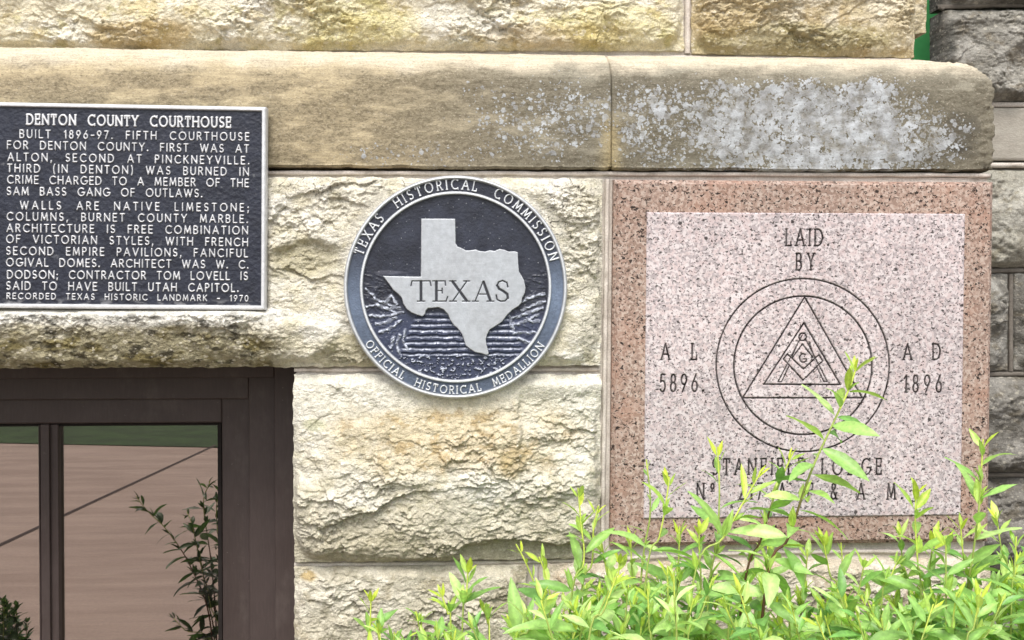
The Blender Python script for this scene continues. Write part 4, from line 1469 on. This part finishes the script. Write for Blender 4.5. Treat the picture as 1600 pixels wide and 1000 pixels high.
sblock([(1440, 428), (1574, 428), (1574, 579), (1440, 580)], 122, P_DRK)
sblock([(1584, 428), (2100, 428), (2100, 579), (1584, 579)], 126, P_DRK)
sblock([(1440, 589), (2100, 589), (2100, 737), (1440, 738)], 133, P_DR2, .06, 1.4)
sblock([(1440, 747), (2100, 746), (2100, 895), (1440, 895)], 140, P_DR2, .06, 1.4)
sblock([(1440, 905), (2100, 905), (2100, 1100), (1440, 1100)], 147, P_DRK)
sblock([(1440, 1110), (2100, 1110), (2100, 1520), (1440, 1520)], 151, P_DRK, res=.008)
M_DMORT = mat_simple('dark_mortar', (0.12, 0.105, 0.09), (0.19, 0.17, 0.145), 20, .95, .003)
boxes('mortar', [(xs0 + .006, xs1, YS + .004, YS + .066, 0.0, 1.99)], M_DMORT, side)


def sbead(pts, seed):
    p = spline([B(*q, YS) for q in pts], .02)
    kk = np.arange(len(p))
    p[:, 2] += .0015 * fbm(kk * .2, kk * 0, 2, seed)
    V, q = tube(p, .006, 8)
    mesh_np('mortar_bead', V, q, M_DMORT, side)


sbead([(1474, 14), (1520, 9), (2100, 6)], 1)
sbead([(1440, 423), (2100, 422)], 2)
sbead([(1579, 428), (1579, 580)], 3)
sbead([(1440, 585), (2100, 584)], 4)
sbead([(1440, 742), (2100, 741)], 5)
V, q = tube(spline([B(1474, 164, YS - .004), B(2100, 163, YS - .004)], .03), .007, 8)
mesh_np('mortar_bead', V, q, M_MORT, side)
V, q = tube(spline([B(1440, 258, YS - .004), B(2100, 258, YS - .004)], .03), .007, 8)
mesh_np('mortar_bead', V, q, M_MORT, side)

# something smooth and green shows through the slit between the two walls
gp = at(1442, 80, 0.95)
o = boxes('green_panel', [(gp.x - .20, gp.x + .30, .95, .98, 0.0, 2.6)], mat_simple('green_paint', (0.085, 0.40, 0.13), (0.105, 0.46, 0.16), 1.2, .35), bevel=.006)
tag(o, 'smooth bright green surface glimpsed through the slit above the rounded ledge end', 'panel')

# ------------------------------------------------------------------ shrubs along the foot of the wall
rng = random.Random(7)
MATURE = [lin(c) for c in ((132, 172, 92), (158, 194, 112), (184, 212, 138), (112, 156, 84), (144, 182, 104))]
YOUNG = [lin(c) for c in ((186, 208, 82), (174, 202, 96), (200, 216, 76))]


class Leaves:
    def __init__(self):
        self.v, self.q, self.c = [], [], []

    def add(self, base, d, up, L, W, col, curl, fold, twist=0.0):
        d = d.normalized()
        s = d.cross(up)
        if s.length < 1e-4:
            s = d.cross(Vector((1, 0, 0)))
        s.normalize()
        if twist:
            s = Matrix.Rotation(twist, 3, d) @ s
        nrm = s.cross(d).normalized()
        n = 8
        b = len(self.v)
        ph = rng.uniform(0, 6.28)
        for i in range(n + 1):
            t = i / n
            w = W * 0.5 * (math.sin(math.pi * min(1.0, t ** 0.82 * 1.0)) ** 0.85 if 0 < t < 1 else 0.04)
            if i % 2 and 2 < i < n:
                w *= 1.10
            w = max(w, W * .035)
            # bend along the length
            a = curl * t
            p = base + d * (L * (math.sin(a) / curl if abs(curl) > 1e-3 else t)) - nrm * (L * ((1 - math.cos(a)) / curl if abs(curl) > 1e-3 else 0))
            wav = nrm * (0.05 * W * math.sin(ph + t * 9))
            for k, (o_, f_) in enumerate(((-1, 1), (-.5, .35), (0, 0), (.5, .35), (1, 1))):
                self.v.append(tuple(p + s * (w * o_) + nrm * (w * fold * f_) + wav * o_))
                sh = 1.22 if k == 2 else (1.0 if k in (1, 3) else .94)
                self.c.append(tuple(np.array(col) * sh))
        for i in range(n):
            for k in range(4):
                a = b + i * 5 + k
                self.q.append([a, a + 1, a + 6, a + 5])


SHADED = [lin(c) for c in ((52, 78, 44), (62, 90, 52), (44, 68, 38), (70, 98, 60))]  # shaded wall-facing side of the reflected shrubs, put into their leaf colour


def shoot(parent, pts, r0=.0032, leafy=0.45, gap=.020, Lmax=.066, young=.09, woody=.5, droop=0.0, dense=1.0, size=1.0, pal=None, wide=1.0):
    """a leafy shoot through the points (lowest first): the stem is a part of the shrub, its leaves a sub-part of the shoot"""
    p = spline(pts, .012)
    n = len(p)
    t = np.linspace(0, 1, n)
    length = np.linalg.norm(np.diff(p, axis=0), axis=1).sum()
    V, q = tube(p, r0 * (1 - .78 * t) + .0004, 6)
    cw, cg, cy = lin((92, 62, 42)), lin((150, 168, 84)), lin((190, 204, 90))
    from_tip = (1 - t) * length
    c = np.where((from_tip > woody)[:, None], cw, cg)
    c = c + (cw - c) * sst(woody * .55, woody, from_tip)[:, None]
    c = np.where((from_tip < young * .8)[:, None], cy, c)
    c = np.repeat(c[:, None, :], 6, 1)
    st = mesh_np('shoot', V, q, M_STEM, parent, c.reshape(-1, 3))
    lv = Leaves()
    cum = np.concatenate([[0], np.cumsum(np.linalg.norm(np.diff(p, axis=0), axis=1))])
    s = length - .004
    ang = rng.uniform(0, 6.28)
    while s > max(0.02, length - leafy):
        i = min(n - 2, max(1, int(np.searchsorted(cum, s))))
        pos = Vector(p[i])
        T = Vector(p[i + 1] - p[i - 1]).normalized()
        ft = length - s
        ang += 2.4 + rng.uniform(-.35, .35)
        side_ = T.cross(Vector((math.cos(ang), math.sin(ang), 0)))
        if side_.length < .05:
            side_ = Vector((1, 0, 0))
        side_.normalize()
        yg = max(0.0, 1 - ft / young)
        open_ = R(22 + 52 * min(1, ft / .16) + rng.uniform(-12, 14))
        d = T * math.cos(open_) + side_ * math.sin(open_)
        d.z -= droop * rng.uniform(.2, 1) * min(1, ft / .12)
        L = size * (Lmax * (.30 + .70 * min(1, ft / .12)) * rng.uniform(.72, 1.15))
        W = L * rng.uniform(.19, .30) * wide
        cm = rng.choice(pal or MATURE) * rng.uniform(.95, 1.38)
        cy_ = (pal or YOUNG)[rng.randrange(3)]
        k = min(1, yg * 1.1 + (0.14 if rng.random() < .12 else 0))
        lv.add(pos + side_ * .002, d, Vector((0, -.25, 1)), L, W, cm * (1 - k) + cy_ * k, rng.uniform(.15, .95) * (.4 if yg > .5 else 1), rng.uniform(.12, .5), rng.uniform(-.7, .7))
        if rng.random() < .30 * dense and ft > .05:          # a tuft of young leaves in the axil
            for _ in range(2):
                d2 = (T + side_ * rng.uniform(.2, .6) + Vector((rng.uniform(-.3, .3), rng.uniform(-.3, .3), 0))).normalized()
                cc = cm * .5 + cy_ * .5
                lv.add(pos, d2, Vector((0, -.4, 1)), L * rng.uniform(.35, .55), L * .13, cc, .3, .35, rng.uniform(-.8, .8))
        s -= gap * rng.uniform(.7, 1.3) * (.45 + .55 * min(1, ft / .07))
    if lv.v:
        mesh_np('leaves', lv.v, lv.q, M_LEAF, st, np.array(lv.c))
        st.children[0].matrix_parent_inverse = Matrix.Identity(4)
        lo = st.children[0]
        lo.matrix_parent_inverse = (Matrix.Translation(Vector(parent.location)) @ Matrix.Identity(4)).inverted() if False else st.matrix_world.inverted()
    return st


def pxpts(lst, Y, base_dx=0.0):
    """points of the shoot from photograph points (lowest first) on the plane y = Y, continued down to the bed"""
    P = [np.array(at(a, b, Y + (c[0] if c else 0))) for a, b, *c in lst]
    d = P[0] - P[1]
    foot = np.array([P[0][0] + d[0] * 1.5 + base_dx, Y, 0.0])
    mid = (P[0] * .5 + foot * .5) + np.array([d[0] * .3, 0, 0])
    return [foot, mid] + P


SHRUBS = [
    (640, 'small sparse shrub at the left, its tip short of the block joint', -.36),
    (760, 'shrub with large pale leaves below the ochre-stained block', -.40),
    (900, 'slender yellow-tipped shrub before the mortar joint left of the cornerstone', -.40),
    (1040, 'leafy shrub before the lower left corner of the cornerstone', -.42),
    (1180, 'tallest shrub, its slanting shoot crossing the engraved circle', -.45),
    (1330, 'low bushy shrub under the middle of the cornerstone bottom edge', -.40),
    (1440, 'upright shrub whose tip reaches the lower right of the pink panel', -.40),
    (1530, 'shrub with one tall straight shoot before the cornerstone right edge', -.40),
    (1640, 'dense shrub in the lower right corner before the dark wall', -.35),
]
roots = []
for px_, lab, Y_ in SHRUBS:
    w_ = at(px_, 1000, Y_)
    roots.append(empty('shrub', (w_.x, Y_, 0), lab, 'shrub', 'leafy shrubs along the foot of the wall'))


def near_root(px_):
    return roots[min(range(len(SHRUBS)), key=lambda i: abs(SHRUBS[i][0] - px_))]


bpy.context.view_layer.update()
# the shoots one can tell apart in the photograph
HERO = [
    (4, [(1195, 930), (1232, 840), (1266, 740), (1300, 665), (1330, 600), (1340, 562)], -.50, dict(r0=.0042, leafy=.40, gap=.0135, Lmax=.076, woody=.24, young=.09, droop=.45, wide=1.05)),
    (4, [(1158, 950), (1190, 840), (1212, 770), (1240, 705)], -.46, dict(r0=.0040, leafy=.26, gap=.018, wide=1.0, Lmax=.076, woody=.10, young=.05, droop=.2)),
    (4, [(1080, 925), (1130, 840), (1170, 770), (1190, 735)], -.48, dict(leafy=.24, gap=.026, Lmax=.076, young=.14, woody=.6)),
    (4, [(1105, 960), (1120, 850), (1124, 770), (1121, 698)], -.42, dict(leafy=.30, gap=.030, Lmax=.074, young=.07, woody=.6)),
    (3, [(1008, 920), (1030, 840), (1040, 790), (1046, 745)], -.44, dict(leafy=.26, gap=.024, Lmax=.078, young=.10, woody=.6)),
    (3, [(1000, 930), (1016, 800), (1010, 718)], -.36, dict(leafy=.26, gap=.040, Lmax=.040, young=.03, woody=.6)),
    (2, [(890, 960), (912, 880), (908, 820), (903, 762)], -.42, dict(leafy=.30, gap=.022, Lmax=.068, young=.13, woody=.6)),
    (2, [(905, 960), (925, 880), (927, 830), (935, 790)], -.40, dict(leafy=.22, gap=.030, Lmax=.070, young=.10, woody=.6)),
    (2, [(862, 990), (842, 930), (822, 880), (806, 850)], -.38, dict(leafy=.16, gap=.030, Lmax=.040, young=.16, woody=.6)),
    (2, [(872, 990), (862, 940), (850, 890), (842, 870)], -.40, dict(leafy=.20, gap=.026, Lmax=.074, young=.10, woody=.6)),
    (1, [(722, 990), (728, 940), (732, 880)], -.42, dict(leafy=.16, gap=.019, Lmax=.078, young=.05, woody=.6)),
    (1, [(705, 1000), (700, 960), (686, 918)], -.40, dict(leafy=.14, gap=.020, Lmax=.062, young=.08, woody=.6)),
    (1, [(660, 1010), (656, 985), (650, 955)], -.40, dict(leafy=.12, gap=.020, Lmax=.042, young=.10, woody=.6)),
    (1, [(765, 1010), (762, 975), (756, 945)], -.40, dict(leafy=.14, gap=.020, Lmax=.064, young=.08, woody=.6)),
    (0, [(575, 1030), (578, 985), (580, 925)], -.36, dict(leafy=.18, gap=.020, Lmax=.058, young=.09, woody=.6)),
    (0, [(595, 1030), (592, 1000), (590, 975)], -.38, dict(leafy=.14, gap=.020, Lmax=.058, young=.06, woody=.6)),
    (6, [(1440, 960), (1434, 880), (1430, 810), (1432, 758)], -.42, dict(leafy=.36, gap=.019, Lmax=.078, young=.13, woody=.6)),
    (6, [(1455, 960), (1452, 900), (1458, 850), (1462, 838)], -.40, dict(leafy=.22, gap=.022, Lmax=.074, young=.06, woody=.6)),
    (7, [(1512, 960), (1520, 870), (1530, 790), (1536, 686)], -.44, dict(r0=.0036, leafy=.42, gap=.030, Lmax=.092, young=.06, woody=.30)),
    (7, [(1560, 960), (1585, 900), (1594, 868)], -.40, dict(leafy=.20, gap=.022, Lmax=.074, young=.08, woody=.6)),
    (5, [(1310, 960), (1316, 890), (1314, 848)], -.34, dict(leafy=.16, gap=.022, Lmax=.042, young=.05, woody=.6)),
    (5, [(1376, 960), (1392, 900), (1408, 868)], -.40, dict(leafy=.18, gap=.024, Lmax=.070, young=.07, woody=.6)),
    (8, [(1600, 960), (1625, 860), (1640, 800)], -.36, dict(leafy=.30, gap=.024, Lmax=.074, young=.08, woody=.6)),
]
for ri_, pts, Y_, kw in HERO:
    kw['gap'] = kw['gap'] * .8
    shoot(roots[ri_], pxpts(pts, Y_), **kw)
for tx, ty in ((985, 835), (1062, 822), (1092, 820), (1205, 852), (1262, 858), (1285, 838), (1352, 872), (1405, 826), (1478, 838), (1500, 812), (1556, 800), (940, 848), (968, 868), (1588, 838)):
    lx = rng.uniform(-30, 30)
    shoot(near_root(tx), pxpts([(tx - lx, ty + 130), (tx - lx * .4, ty + 60), (tx, ty)], rng.uniform(-.48, -.30)), leafy=.28, gap=.017, Lmax=rng.uniform(.062, .085), young=rng.choice((.03, .06)), woody=.6, droop=rng.uniform(.1, .45), wide=1.1)
# the lower mass
ENV = [(560, 985), (640, 975), (700, 960), (780, 950), (860, 915), (940, 900), (1000, 880), (1080, 885), (1150, 905), (1240, 915), (1330, 910), (1400, 915), (1480, 900), (1560, 890), (1620, 870), (1760, 860)]
for kx in range(185):
    tx = 560 + (1720 - 560) * (kx + rng.random()) / 185
    if tx < 860 and rng.random() < .50:
        continue
    top_ = np.interp(tx, [e_[0] for e_ in ENV], [e_[1] for e_ in ENV])
    ty = top_ + abs(rng.gauss(0, 1)) * 48 + rng.uniform(-6, 18)
    Y_ = rng.uniform(-.62, -.26)
    lx = rng.uniform(-60, 60)
    shoot(near_root(tx), pxpts([(tx - lx, ty + 130), (tx - lx * .45, ty + 60), (tx, ty)], Y_, rng.uniform(-.04, .04)),
          leafy=rng.uniform(.22, .34), gap=rng.uniform(.015, .021), Lmax=rng.uniform(.064, .092), young=rng.choice((.015, .02, .035, .06)), woody=.6, droop=rng.uniform(0, .5))

# two shrubs in front of the window, seen only in its panes
YR = -0.75


YW_ = 0.265


def refl(px_, py_, Y):
    """the point on the plane y = Y whose mirror image in the panes is at (px_, py_)"""
    p = at(px_, py_, 2 * YW_ - Y)
    return np.array((p.x, Y, p.z))


rs = empty('shrub', tuple(refl(300, 990, YR) * np.array([1, 1, 0])), 'shrub seen reflected in the right window pane', 'shrub', 'leafy shrubs along the foot of the wall')
rl = empty('shrub', tuple(refl(20, 990, YR) * np.array([1, 1, 0])), 'round-leaved shrub seen reflected at the foot of the left window pane', 'shrub', 'leafy shrubs along the foot of the wall')
bpy.context.view_layer.update()
for pts in ([(330, 985), (300, 890), (262, 830), (232, 800), (212, 775)], [(338, 990), (330, 880), (318, 790), (328, 752)], [(352, 990), (345, 880), (338, 800), (345, 760)],
            [(330, 1010), (290, 985), (268, 962)], [(345, 1000), (318, 900), (300, 820), (292, 800)], [(372, 990), (362, 860), (358, 770)], [(335, 1000), (322, 930), (312, 860)], [(350, 1010), (330, 950), (322, 905)]):
    P_ = [refl(a, b, YR + rng.uniform(-.05, .05)) for a, b in pts]
    ft = P_[0].copy()
    ft[2] = 0
    shoot(rs, [ft] + P_, leafy=.42, gap=.018, Lmax=.074, young=.02, woody=.25, dense=1.4, pal=SHADED, wide=1.15)
for kx in range(26):
    a = rng.uniform(-70, 52)
    b = 928 + max(0, a) * .5 + rng.uniform(0, 55)
    P_ = [refl(a + rng.uniform(-8, 8), b + 130, YR), refl(a, b, YR + rng.uniform(-.1, .1))]
    ft = P_[0].copy()
    ft[2] = 0
    shoot(rl, [ft] + P_, leafy=.26, gap=.010, Lmax=.052, young=.0001, woody=.3, size=1.0, pal=SHADED, wide=2.0)
